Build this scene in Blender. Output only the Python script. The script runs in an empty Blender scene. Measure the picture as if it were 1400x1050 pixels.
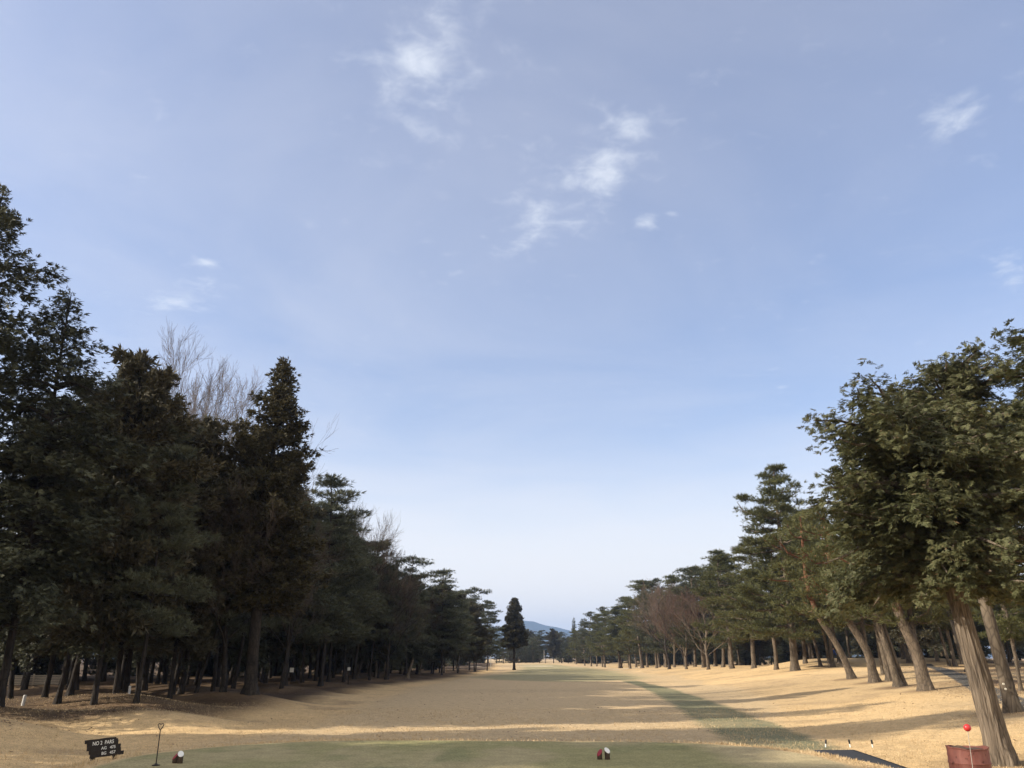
import bpy, math, random
import numpy as np

RNG = np.random.default_rng(11)
random.seed(5)
S = bpy.context.scene
COL = S.collection

# ------------------------------------------------------------------ view numbers
F, PITCH, EYE = 1120.0, math.radians(18.5), 1.6
CP, SP = math.cos(PITCH), math.sin(PITCH)
SUN_EL, SUN_BACK = math.radians(28), math.radians(12)
SUN = np.array([-math.cos(SUN_BACK)*math.cos(SUN_EL), -math.sin(SUN_BACK)*math.cos(SUN_EL), math.sin(SUN_EL)])

# light and air
HAZE, SKY_DUST, SKY_OZ, SKY_STR, SUN_STR, EXPO = 1.9e-4, 1.0, 1.0, .10, 3.7, 1.0
VEIL0, VEIL1, VEILC, CLOUDC, SKYTINT = .13, .36, (4.7, 4.65, 4.9), (4.6, 4.85, 5.3), (.99, .955, 1.05)

# ------------------------------------------------------------------ numpy helpers
def sstep(a, b, x):
    t = np.clip((x-a)/(b-a), 0, 1)
    return t*t*(3-2*t)

def _hash(ix, iy, seed):
    n = (ix*374761393 + iy*668265263 + seed*974711).astype(np.int64) & 0xffffffff
    n = ((n ^ (n >> 13))*1274126177) & 0xffffffff
    n = n ^ (n >> 16)
    return (n & 0xffff)/65535.0

def vnoise(x, y, seed=0):
    ix = np.floor(x).astype(np.int64); iy = np.floor(y).astype(np.int64)
    fx = x-ix; fy = y-iy
    fx = fx*fx*(3-2*fx); fy = fy*fy*(3-2*fy)
    a = _hash(ix, iy, seed); b = _hash(ix+1, iy, seed)
    c = _hash(ix, iy+1, seed); d = _hash(ix+1, iy+1, seed)
    return (a*(1-fx)+b*fx)*(1-fy)+(c*(1-fx)+d*fx)*fy

def fbm(x, y, seed=0, octv=4):
    s = 0; a = .5; t = 0
    for o in range(octv):
        s = s+a*vnoise(x*2**o, y*2**o, seed+o*17); t += a; a *= .5
    return s/t

def nrm(v):
    return v/np.maximum(np.linalg.norm(v, axis=-1, keepdims=True), 1e-9)

# ------------------------------------------------------------------ terrain
YT = [0, 20, 30, 40, 60, 80, 120, 200, 260, 330, 450, 900]
def xr_foot(y): return np.interp(y, [0, 18, 25, 35, 50, 70, 100, 150, 220, 300, 500], [6, 8.5, 9, 11, 13, 15, 18, 20, 24, 30, 60])
def xl_foot(y): return np.interp(y, [0, 20, 30, 45, 70, 100, 150, 220, 330, 500], [-9, -9, -8, -8, -9, -8, -5, -4, -5, -30])

def tee_sd(x, y):
    # signed distance to a rounded box: the tee
    cx, cy, hx, hy, r = -.6, 7.6, 6.0, 10.7, 3.4
    qx = np.abs(x-cx)-hx+r; qy = np.abs(y-cy)-hy+r
    return np.sqrt(np.maximum(qx, 0)**2+np.maximum(qy, 0)**2)+np.minimum(np.maximum(qx, qy), 0)-r

def ground(x, y):
    x = np.asarray(x, float); y = np.asarray(y, float)
    z = np.interp(y, YT, [-.45, -.55, -.66, -.72, -.76, -.82, -.92, -.95, -.75, -.35, 0, 0])
    rb = np.interp(y, [0, 14, 20, 35, 43, 50, 65, 100, 150, 210, 300, 450], [.35, .45, .85, 1.06, 1.22, 1.35, 1.55, 1.65, 1.35, 1.05, .6, .3])
    z = z+rb*sstep(0, np.interp(y, [0, 25, 60, 200], [6, 13, 19, 24]), x-xr_foot(y)+np.interp(y, [0, 22, 60, 200], [0, .5, 3, 4]))
    lb = np.interp(y, [0, 20, 36, 50, 70, 100, 150, 300], [.35, .4, .5, .48, .4, .38, .35, .3])
    lf = sstep(0, 9, xl_foot(y)-x)
    z = z+lb*lf
    # rolling rough on the left and gentle unevenness everywhere
    rough = sstep(-1, 6, xl_foot(y)-x)*np.interp(y, [15, 24, 50, 80, 200], [0, 1, 1, .6, .3])
    z = z+rough*.26*np.sin(.42*x+.75*y-1.1)*np.sin(.21*y-.33*x+.6)
    z = z+.16*rough*(fbm(x/5, y/5, 3, 3)-.5)*2
    z = z+np.interp(y, [20, 40, 200], [.03, .10, .18])*(fbm(x/14, y/18, 9, 3)-.5)*2
    # mounds in front of the right-hand wood
    for mx, my, a, b, h in ((34, 96, 7, 6, .75), (44, 92, 7, 7, .8), (27, 112, 7, 7, .35), (56, 100, 9, 9, .6), (-5, 215, 7, 5, .35), (10, 300, 20, 12, .5)):
        z = z+h*np.exp(-((x-mx)/a)**2-((y-my)/b)**2)
    sd = tee_sd(x, y)
    w = 1-sstep(-.35, 3.2, sd)
    return z*(1-w)+w*(.012*np.sin(x*.7)*np.cos(y*.5))

def ray(u, v):
    dx = (u-700)/F; dy = (525-v)/F
    return np.array([dx, CP-dy*SP, SP+dy*CP])

def hit(u, v):
    """where the ground is met in the direction of a photo pixel"""
    r = ray(u, v)
    t = np.concatenate([np.arange(8, 120, .03), np.arange(120, 700, .2)])
    zz = EYE+r[2]*t
    g = ground(r[0]*t, r[1]*t)
    i = np.argmax(zz <= g)
    if zz[i] > g[i]: i = len(t)-1
    return float(r[0]*t[i]), float(r[1]*t[i]), float(g[i])

def at(u, v, Y):
    r = ray(u, v); t = Y/r[1]
    return np.array([r[0]*t, Y, EYE+r[2]*t])

# ------------------------------------------------------------------ object helpers
def tag(o, label=None, cat=None, group=None, kind=None):
    if label: o['label'] = label
    if cat: o['category'] = cat
    if group: o['group'] = group
    if kind: o['kind'] = kind
    return o

def empty(name, loc, rz=0, label=None, cat=None, group=None):
    o = bpy.data.objects.new(name, None); COL.objects.link(o)
    o.empty_display_size = .3
    o.location = loc; o.rotation_euler = (0, 0, rz)
    return tag(o, label, cat, group)

def link(name, me, parent=None, loc=(0, 0, 0), rot=(0, 0, 0)):
    o = bpy.data.objects.new(name, me); COL.objects.link(o)
    o.location = loc; o.rotation_euler = rot
    if parent: o.parent = parent
    return o

def quads_mesh(name, V, Q, mats, mi=None, smooth=False):
    me = bpy.data.meshes.new(name)
    V = np.asarray(V, np.float32); Q = np.asarray(Q, np.int32)
    me.vertices.add(len(V)); me.vertices.foreach_set('co', V.ravel())
    me.loops.add(Q.size); me.loops.foreach_set('vertex_index', Q.ravel())
    me.polygons.add(len(Q))
    me.polygons.foreach_set('loop_start', np.arange(0, Q.size, 4, dtype=np.int32))
    me.polygons.foreach_set('loop_total', np.full(len(Q), 4, np.int32))
    for m in mats: me.materials.append(m)
    if mi is not None: me.polygons.foreach_set('material_index', np.asarray(mi, np.int32))
    me.polygons.foreach_set('use_smooth', np.full(len(Q), smooth, bool))
    me.update(calc_edges=True)
    return me

class MB:
    """small mesh builder for made objects (polygons of any size)"""
    def __init__(s): s.v = []; s.f = []
    def add(s, verts, faces):
        o = len(s.v); s.v += [tuple(p) for p in verts]; s.f += [tuple(i+o for i in f) for f in faces]
    def box(s, x0, x1, y0, y1, z0, z1):
        s.add([(x, y, z) for z in (z0, z1) for (x, y) in ((x0, y0), (x1, y0), (x1, y1), (x0, y1))],
              [(3, 2, 1, 0), (4, 5, 6, 7), (0, 1, 5, 4), (1, 2, 6, 5), (2, 3, 7, 6), (3, 0, 4, 7)])
    def lathe(s, prof, n=24, cx=0, cy=0, cap0=True, cap1=True):
        vs = []; fs = []
        for r, z in prof:
            for k in range(n):
                a = 2*math.pi*k/n; vs.append((cx+r*math.cos(a), cy+r*math.sin(a), z))
        for i in range(len(prof)-1):
            for k in range(n):
                a = i*n+k; b = i*n+(k+1) % n; fs.append((a, b, b+n, a+n))
        if cap0: fs.append(tuple(range(n-1, -1, -1)))
        if cap1: fs.append(tuple((len(prof)-1)*n+k for k in range(n)))
        s.add(vs, fs)
    def tube(s, pts, rad, n=8):
        pts = np.asarray(pts, float); rad = np.full(len(pts), rad) if np.isscalar(rad) else rad
        V, Q = tube(pts, rad, n)
        m = len(pts)-1
        s.add(V, [tuple(q) for q in Q]+[tuple(range(n-1, -1, -1)), tuple(m*n+k for k in range(n))])
    def build(s, name, mat, parent=None, smooth=False, bevel=0, loc=(0, 0, 0), rot=(0, 0, 0)):
        me = bpy.data.meshes.new(name); me.from_pydata(s.v, [], s.f); me.materials.append(mat)
        if smooth:
            me.polygons.foreach_set('use_smooth', np.ones(len(me.polygons), bool))
            me.set_sharp_from_angle(angle=math.radians(40))
        o = link(name, me, parent, loc, rot)
        if bevel:
            b = o.modifiers.new('bevel', 'BEVEL'); b.width = bevel; b.segments = 2; b.limit_method = 'ANGLE'
        return o

def frame(T):
    T = nrm(T)
    ref = np.where(np.abs(T[:, 2:3]) > .9, np.array([[1., 0, 0]]), np.array([[0, 0, 1.]]))
    A = nrm(np.cross(T, ref)); B = np.cross(T, A)
    return A, B

def tube(P, R, n=8, ridge=None):
    P = np.asarray(P, float); R = np.asarray(R, float)
    T = np.gradient(P, axis=0); T = nrm(T)
    # one fixed reference keeps the rings from twisting
    ref = np.array([1., 0, 0]) if abs(nrm(T.mean(0))[0]) < .8 else np.array([0, 1., 0])
    A = nrm(np.cross(np.cross(T, ref), T)); B = np.cross(T, A)
    a = np.arange(n)*2*math.pi/n
    rr = R[:, None]*np.ones(n)[None]
    if ridge is not None: rr = rr*ridge
    V = P[:, None]+rr[..., None]*(np.cos(a)[None, :, None]*A[:, None]+np.sin(a)[None, :, None]*B[:, None])
    m = len(P)
    i = np.arange(m-1)[:, None]*n; k = np.arange(n)[None]; k2 = (k+1) % n
    Q = np.stack([i+k, i+k2, i+n+k2, i+n+k], -1).reshape(-1, 4)
    return V.reshape(-1, 3), Q

def segs(P0, P1, R0, R1, n=3):
    P0 = np.asarray(P0); P1 = np.asarray(P1); R0 = np.asarray(R0); R1 = np.asarray(R1)
    A, B = frame(P1-P0)
    a = np.arange(n)*2*math.pi/n
    c = np.cos(a)[None, :, None]; s_ = np.sin(a)[None, :, None]
    ring = c*A[:, None]+s_*B[:, None]
    V = np.concatenate([P0[:, None]+R0[:, None, None]*ring, P1[:, None]+R1[:, None, None]*ring], 1)
    m = len(P0); o = (np.arange(m)*2*n)[:, None]; k = np.arange(n)[None]; k2 = (k+1) % n
    Q = np.stack([o+k, o+k2, o+n+k2, o+n+k], -1).reshape(-1, 4)
    return V.reshape(-1, 3), Q

def blades(P, D, L, W, N):
    Sd = nrm(np.cross(D, N))
    L = L[:, None]; W = W[:, None]
    mid = P+D*L*.45
    V = np.stack([P, mid+Sd*W*.5, P+D*L, mid-Sd*W*.5], 1).reshape(-1, 3)
    return V, np.arange(len(P)*4).reshape(-1, 4)

def merge(parts):
    Vs = []; Qs = []; Ms = []; o = 0
    for V, Q, m in parts:
        Vs.append(V); Qs.append(Q+o); Ms.append(np.full(len(Q), m)); o += len(V)
    return np.concatenate(Vs), np.concatenate(Qs), np.concatenate(Ms)

# ------------------------------------------------------------------ materials
def newmat(name):
    m = bpy.data.materials.new(name); m.use_nodes = True
    nt = m.node_tree; nt.nodes.clear()
    out = nt.nodes.new('ShaderNodeOutputMaterial')
    return m, nt, out

def N(nt, t, **kw):
    n = nt.nodes.new(t)
    for k, v in kw.items():
        if k.startswith('i_'):
            n.inputs[k[2:].replace('_', ' ')].default_value = v
        else: setattr(n, k, v)
    return n

def ramp(nt, stops):
    r = nt.nodes.new('ShaderNodeValToRGB')
    els = r.color_ramp.elements
    while len(els) < len(stops): els.new(.5)
    for e, (p, c) in zip(els, stops):
        e.position = p; e.color = (*c, 1) if len(c) == 3 else c
    return r

def mixc(nt, a, b, fac, mode='MIX'):
    m = nt.nodes.new('ShaderNodeMix'); m.data_type = 'RGBA'; m.blend_type = mode
    for s_, val in ((6, a), (7, b), (0, fac)):
        if isinstance(val, bpy.types.NodeSocket): nt.links.new(val, m.inputs[s_])
        else: m.inputs[s_].default_value = val if s_ == 0 else ((*val, 1) if len(val) == 3 else val)
    return m.outputs[2]

def math_(nt, op, a, b=None, c=None):
    m = nt.nodes.new('ShaderNodeMath'); m.operation = op
    for i, val in enumerate((a, b, c)):
        if val is None: continue
        if isinstance(val, bpy.types.NodeSocket): nt.links.new(val, m.inputs[i])
        else: m.inputs[i].default_value = val
    return m.outputs[0]

def foliage(name, c0, c1, c2, trans=.18, rare=None):
    m, nt, out = newmat(name); L = nt.links.new
    geo = N(nt, 'ShaderNodeNewGeometry'); tc = N(nt, 'ShaderNodeTexCoord'); oi = N(nt, 'ShaderNodeObjectInfo')
    r = ramp(nt, [(0, c0), (.5, c1), (1, c2)])
    nz = N(nt, 'ShaderNodeTexNoise', i_Scale=.9, i_Detail=2.0)
    L(tc.outputs['Object'], nz.inputs['Vector'])
    a = math_(nt, 'MULTIPLY', geo.outputs['Random Per Island'], .42)
    b = math_(nt, 'MULTIPLY', nz.outputs[0], .62)
    s1 = math_(nt, 'ADD', a, b)
    s2 = math_(nt, 'MULTIPLY_ADD', oi.outputs['Random'], .22, s1)
    s3 = math_(nt, 'SUBTRACT', s2, .12)
    L(s3, r.inputs[0])
    colr = r.outputs[0]
    if rare:
        k = math_(nt, 'GREATER_THAN', geo.outputs['Random Per Island'], 1-rare[0])
        colr = mixc(nt, colr, rare[1], k)
    d = N(nt, 'ShaderNodeBsdfPrincipled', i_Roughness=.6)
    d.inputs['Specular IOR Level'].default_value = .25
    t = N(nt, 'ShaderNodeBsdfTranslucent')
    L(colr, d.inputs['Base Color']); L(colr, t.inputs['Color'])
    mx = N(nt, 'ShaderNodeMixShader'); mx.inputs[0].default_value = trans
    L(d.outputs[0], mx.inputs[1]); L(t.outputs[0], mx.inputs[2]); L(mx.outputs[0], out.inputs['Surface'])
    return m

def bark(name, c0, c1, scale=6, stretch=.15, top=None, bump=.6):
    """ridged bark; top = (z0, z1, colour) where the bark turns another colour up the trunk"""
    m, nt, out = newmat(name); L = nt.links.new
    tc = N(nt, 'ShaderNodeTexCoord'); mp = N(nt, 'ShaderNodeMapping')
    mp.inputs['Scale'].default_value = (1, 1, stretch)
    L(tc.outputs['Object'], mp.inputs['Vector'])
    nz = N(nt, 'ShaderNodeTexNoise', i_Scale=scale, i_Detail=5.0, i_Roughness=.65); L(mp.outputs[0], nz.inputs['Vector'])
    vo = N(nt, 'ShaderNodeTexVoronoi', i_Scale=scale*1.6); vo.feature = 'DISTANCE_TO_EDGE'; L(mp.outputs[0], vo.inputs['Vector'])
    big = N(nt, 'ShaderNodeTexNoise', i_Scale=.8, i_Detail=2.0); L(tc.outputs['Object'], big.inputs['Vector'])
    r = ramp(nt, [(.25, c0), (.7, c1)]); L(nz.outputs[0], r.inputs[0])
    edge = ramp(nt, [(0, (.35, .35, .35)), (.12, (1, 1, 1))]); L(vo.outputs[0], edge.inputs[0])
    colr = mixc(nt, r.outputs[0], edge.outputs[0], .7, 'MULTIPLY')
    if top:
        sp = N(nt, 'ShaderNodeSeparateXYZ'); L(tc.outputs['Object'], sp.inputs[0])
        w = math_(nt, 'MULTIPLY_ADD', big.outputs[0], (top[1]-top[0])*1.2, sp.outputs['Z'])
        mr = N(nt, 'ShaderNodeMapRange'); L(w, mr.inputs[0])
        mr.inputs[1].default_value = top[0]+(top[1]-top[0])*.6; mr.inputs[2].default_value = top[1]+(top[1]-top[0])*.6
        t2 = mixc(nt, top[2], [x*.55 for x in top[2]], nz.outputs[0])
        colr = mixc(nt, colr, t2, mr.outputs[0])
    patch = ramp(nt, [(.35, (.72, .72, .70)), (.65, (1.1, 1.1, 1.06))]); L(big.outputs[0], patch.inputs[0])
    colr = mixc(nt, colr, patch.outputs[0], .8, 'MULTIPLY')
    d = N(nt, 'ShaderNodeBsdfPrincipled', i_Roughness=.9); d.inputs['Specular IOR Level'].default_value = .15
    L(colr, d.inputs['Base Color'])
    h = math_(nt, 'ADD', nz.outputs[0], vo.outputs[0])
    bp = N(nt, 'ShaderNodeBump', i_Strength=bump, i_Distance=.04); L(h, bp.inputs['Height']); L(bp.outputs[0], d.inputs['Normal'])
    L(d.outputs[0], out.inputs['Surface'])
    return m

def plain(name, col, rough=.6, noise=.15, scale=20, col2=None, metal=0, bump=0, spec=.3):
    m, nt, out = newmat(name); L = nt.links.new
    tc = N(nt, 'ShaderNodeTexCoord')
    nz = N(nt, 'ShaderNodeTexNoise', i_Scale=scale, i_Detail=5.0, i_Roughness=.6); L(tc.outputs['Object'], nz.inputs['Vector'])
    c2 = col2 or [c*(1-noise) for c in col]
    r = ramp(nt, [(.35, col), (.7, c2)]); L(nz.outputs[0], r.inputs[0])
    d = N(nt, 'ShaderNodeBsdfPrincipled', i_Roughness=rough, i_Metallic=metal)
    d.inputs['Specular IOR Level'].default_value = spec
    L(r.outputs[0], d.inputs['Base Color'])
    if bump:
        bp = N(nt, 'ShaderNodeBump', i_Strength=bump, i_Distance=.01); L(nz.outputs[0], bp.inputs['Height']); L(bp.outputs[0], d.inputs['Normal'])
    L(d.outputs[0], out.inputs['Surface'])
    return m

M = {}
M['hinoki'] = foliage('hinoki_leaf', (.056, .066, .030), (.104, .110, .049), (.168, .158, .074), .22, (.04, (.17, .115, .06)))
M['hinoki_dark'] = foliage('hinoki_dark_leaf', (.040, .045, .028), (.074, .078, .045), (.115, .114, .062), .12)
M['sugi'] = foliage('sugi_leaf', (.034, .033, .016), (.068, .059, .027), (.110, .088, .043), .12)
M['sugi_dark'] = foliage('sugi_dark_leaf', (.042, .043, .026), (.078, .070, .040), (.122, .100, .055), .12)
M['pine'] = foliage('pine_needle', (.040, .048, .018), (.090, .094, .032), (.155, .142, .054), .15)
M['pine_dark'] = foliage('pine_dark_needle', (.046, .053, .034), (.082, .089, .053), (.124, .126, .070), .12)
M['pine_far'] = foliage('pine_far_needle', (.030, .038, .020), (.060, .066, .032), (.100, .094, .046), .12)
M['twig'] = plain('twig', (.16, .125, .095), .9, .4, 3, spec=.1)
M['twig_red'] = plain('twig_red', (.155, .105, .082), .9, .3, 3, spec=.1)
M['twig_dark'] = plain('twig_dark', (.085, .068, .055), .9, .3, 3, spec=.1)
M['bark_pine'] = bark('bark_pine', (.066, .052, .040), (.205, .165, .122), 5, .35)
M['bark_dark'] = bark('bark_dark', (.020, .017, .015), (.062, .052, .044), 5, .3)
M['bark_red'] = bark('bark_red', (.066, .052, .040), (.20, .158, .118), 5, .35, (3.6, 5.4, (.25, .115, .068)))
M['bark_hinoki'] = bark('bark_hinoki', (.075, .058, .045), (.255, .205, .155), 9, .07, None, .9)

# ------------------------------------------------------------------ tree prototypes
def spray(C, A, Nn, L, nb=7, spread=1.15, w=.3):
    """flat fan-shaped fronds: nb leaflets in a plane round the axis A"""
    m = len(C)
    A = nrm(A); Sd = nrm(np.cross(A, Nn)); Nn = np.cross(Sd, A)
    th = np.linspace(-spread, spread, nb)[None]+RNG.normal(0, .14, (m, nb))
    D = np.cos(th)[..., None]*A[:, None]+np.sin(th)[..., None]*Sd[:, None]
    D = nrm(D+RNG.normal(0, .13, (m, nb, 3)))
    Lb = L[:, None]*(.55+.45*np.cos(th))*RNG.uniform(.7, 1.2, (m, nb))
    off = RNG.uniform(0, .35, (m, nb))*L[:, None]
    P = C[:, None]+A[:, None]*off[..., None]
    NN = np.repeat(Nn[:, None], nb, 1)+RNG.normal(0, .25, (m, nb, 3))
    return blades(P.reshape(-1, 3), D.reshape(-1, 3), Lb.ravel(), (Lb*w).ravel(), NN.reshape(-1, 3))

def frond(C, A, Nn, L, nsub=7, nb=5):
    """a flat drooping fan of small sprays along an axis, as on a cypress twig"""
    m = len(C); A = nrm(A); Sd = nrm(np.cross(A, Nn)); Nn = np.cross(Sd, A)
    k = np.arange(nsub); t = (k//2)/max(1, (nsub-1)//2); sg = np.where(k % 2 == 0, 1., -1.); sg[-1] = 0; t = t*.75; t[-1] = .8
    ang = sg[None]*(.75-.25*t[None])+RNG.normal(0, .15, (m, nsub))
    ax = np.cos(ang)[..., None]*A[:, None]+np.sin(ang)[..., None]*Sd[:, None]+RNG.normal(0, .10, (m, nsub, 3))-np.array([0, 0, .16])*np.abs(sg)[None, :, None]
    P = C[:, None]+A[:, None]*(t[None]*L[:, None])[..., None]-np.array([0, 0, .10])*((t**2)[None]*L[:, None])[..., None]
    Ls = (L[:, None]*(.62-.22*t[None])*RNG.uniform(.7, 1.2, (m, nsub)))
    return spray(P.reshape(-1, 3), ax.reshape(-1, 3), np.repeat(Nn[:, None], nsub, 1).reshape(-1, 3), Ls.ravel(), nb, .70, .25)

def tuft(C, A, L, nb=12, spread=.8, w=.09):
    m = len(C); A = nrm(A)
    D = nrm(A[:, None]+RNG.normal(0, spread, (m, nb, 3)))
    Lb = L[:, None]*RNG.uniform(.6, 1.15, (m, nb))
    P = np.repeat(C[:, None], nb, 1)
    NN = RNG.normal(0, 1, (m, nb, 3))
    return blades(P.reshape(-1, 3), D.reshape(-1, 3), Lb.ravel(), (Lb*w).ravel(), NN.reshape(-1, 3))

def trunk_path(H, lean=(0, 0), bend=.25, n=16, seed=0, knots=None):
    r = np.random.default_rng(seed)
    t = np.linspace(0, 1, n)
    if knots is not None:
        k = np.asarray(knots, float)
        zs = np.linspace(0, H, n)
        return np.stack([np.interp(zs, k[:, 2], k[:, 0]), np.interp(zs, k[:, 2], k[:, 1]), zs], 1)
    ph = r.uniform(0, 6.28, 4)
    x = lean[0]*t*H+bend*np.sin(t*3+ph[0])*t+.3*bend*np.sin(t*9+ph[1])*t
    y = lean[1]*t*H+bend*np.sin(t*3+ph[2])*t+.3*bend*np.sin(t*9+ph[3])*t
    return np.stack([x-0*x[0], y, t*H], 1)

def trunk_geo(P, r0, rt=.03, n=12, flare=.5, seed=0, pw=.85):
    t = np.linspace(0, 1, len(P))
    # finer rings near the ground for the root flare
    tt = np.unique(np.concatenate([np.linspace(0, .08, 7), t]))
    PP = np.stack([np.interp(tt, t, P[:, i]) for i in range(3)], 1)
    H = P[-1, 2]
    R = rt+(r0-rt)*(1-tt)**pw
    R = R*(1+flare*np.exp(-tt*H/.28))
    PP[0, 2] -= .25
    a = np.arange(n)*2*math.pi/n
    r = np.random.default_rng(seed)
    ridge = 1+.05*np.sin(a*3+r.uniform(0, 6))[None]+.04*r.normal(0, 1, (len(tt), n))
    root = 1+.28*np.exp(-tt*H/.22)[:, None]*np.sin(a*4+r.uniform(0, 6))[None]
    return tube(PP, R, n, ridge*root)

def conifer(H, hb, R, prof, nbr, kind, seed, mat, barkm, r0=.28, density=1.0, droop=.25, lsize=.26, lean=(0, 0), bend=.2, lump=.45, upz=.25, path=None, fine=False):
    """cypress and cedar: limbs round the trunk, each a fan of clumps of fronds or tufts"""
    global RNG
    RNG = r = np.random.default_rng(seed)
    P = trunk_path(H, lean, bend, 18, seed) if path is None else path
    zt = P[:, 2]
    parts = [(*trunk_geo(P, r0, seed=seed), 0)]
    C = []; A = []; limbs = []
    ph = r.uniform(0, 6.28, 6)
    for i in range(nbr):
        t = (i+r.uniform(0, 1))/nbr
        t = 1-(1-t)**.92
        z = hb+(H-hb)*t*.985
        az = i*2.399+r.normal(0, .5)
        lob = 1+lump*.5*math.sin(az*2+ph[0]+z*.7)+lump*.5*math.sin(az*3+ph[1]-z*1.1)
        Lb = max(.25, R*prof(t)*r.uniform(.7, 1.12)*lob)
        d0 = np.array([math.cos(az), math.sin(az), 0])
        rise = upz*(1+.9*t)-.22*(1-t)+r.normal(0, .12)
        base = np.array([np.interp(z, zt, P[:, 0]), np.interp(z, zt, P[:, 1]), z])
        ss = np.linspace(0, 1, 6)
        pts = base+d0*(ss*Lb)[:, None]+np.array([0, 0, 1.])*(rise*Lb*ss-droop*Lb*ss**2.2)[:, None]+r.normal(0, .03*Lb, (6, 3))*ss[:, None]
        limbs.append((pts[:-1], pts[1:], .035*Lb*(1-ss[:-1])+.012, .035*Lb*(1-ss[1:])+.008))
        n = max(2, int(Lb/.30*density)); jit = .11 if fine else .15
        s_ = r.uniform(.22, 1.0, n*3) if Lb > 1.2 else r.uniform(.1, 1, n*2)
        lat = r.uniform(-1, 1, len(s_))*Lb*.30*(1.12-s_)
        side = np.array([-d0[1], d0[0], 0])
        c = np.stack([np.interp(s_, ss, pts[:, k]) for k in range(3)], 1)+side*lat[:, None]+np.array([0, 0, 1.])*r.normal(0, .09+.05*Lb*.3, len(s_))[:, None]
        C.append(c)
        A.append(nrm(d0+side*(lat/(Lb*.3+.1)*.6)[:, None]+np.array([0, 0, rise*.5-droop*.9])*np.ones((len(s_), 1))))
    # leader
    C.append(np.array([[P[-1, 0], P[-1, 1], H-.12*k] for k in range(5)])); A.append(np.array([[0, 0, 1.]]*5))
    C = np.concatenate(C); A = np.concatenate(A)
    k = 5 if kind == 'spray' else 5
    Cc = np.repeat(C, k, 0)+r.normal(0, jit, (len(C)*k, 3))
    Aa = nrm(np.repeat(A, k, 0)+r.normal(0, .38, (len(C)*k, 3)))
    Ls = lsize*r.uniform(.65, 1.3, len(Cc))
    if kind == 'spray':
        up = np.array([0, 0, 1.])+r.normal(0, .45, (len(Cc), 3))
        V, Q = frond(Cc, Aa+np.array([0, 0, -.25]), up, Ls) if fine else spray(Cc, Aa+np.array([0, 0, -.15]), up, Ls, 7, 1.0, .24)
    else:
        V, Q = tuft(Cc, Aa+np.array([0, 0, .18]), Ls, 9, .55, .26)
    for p0, p1, a, b in limbs: parts.append((*segs(p0, p1, a, b, 4), 0))
    tv, tq, _ = merge(parts)
    tm = quads_mesh('trunk', tv, tq, [barkm], smooth=True)
    cm = quads_mesh('crown', V, Q, [mat])
    return dict(trunk=tm, crown=cm, H=H)

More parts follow.
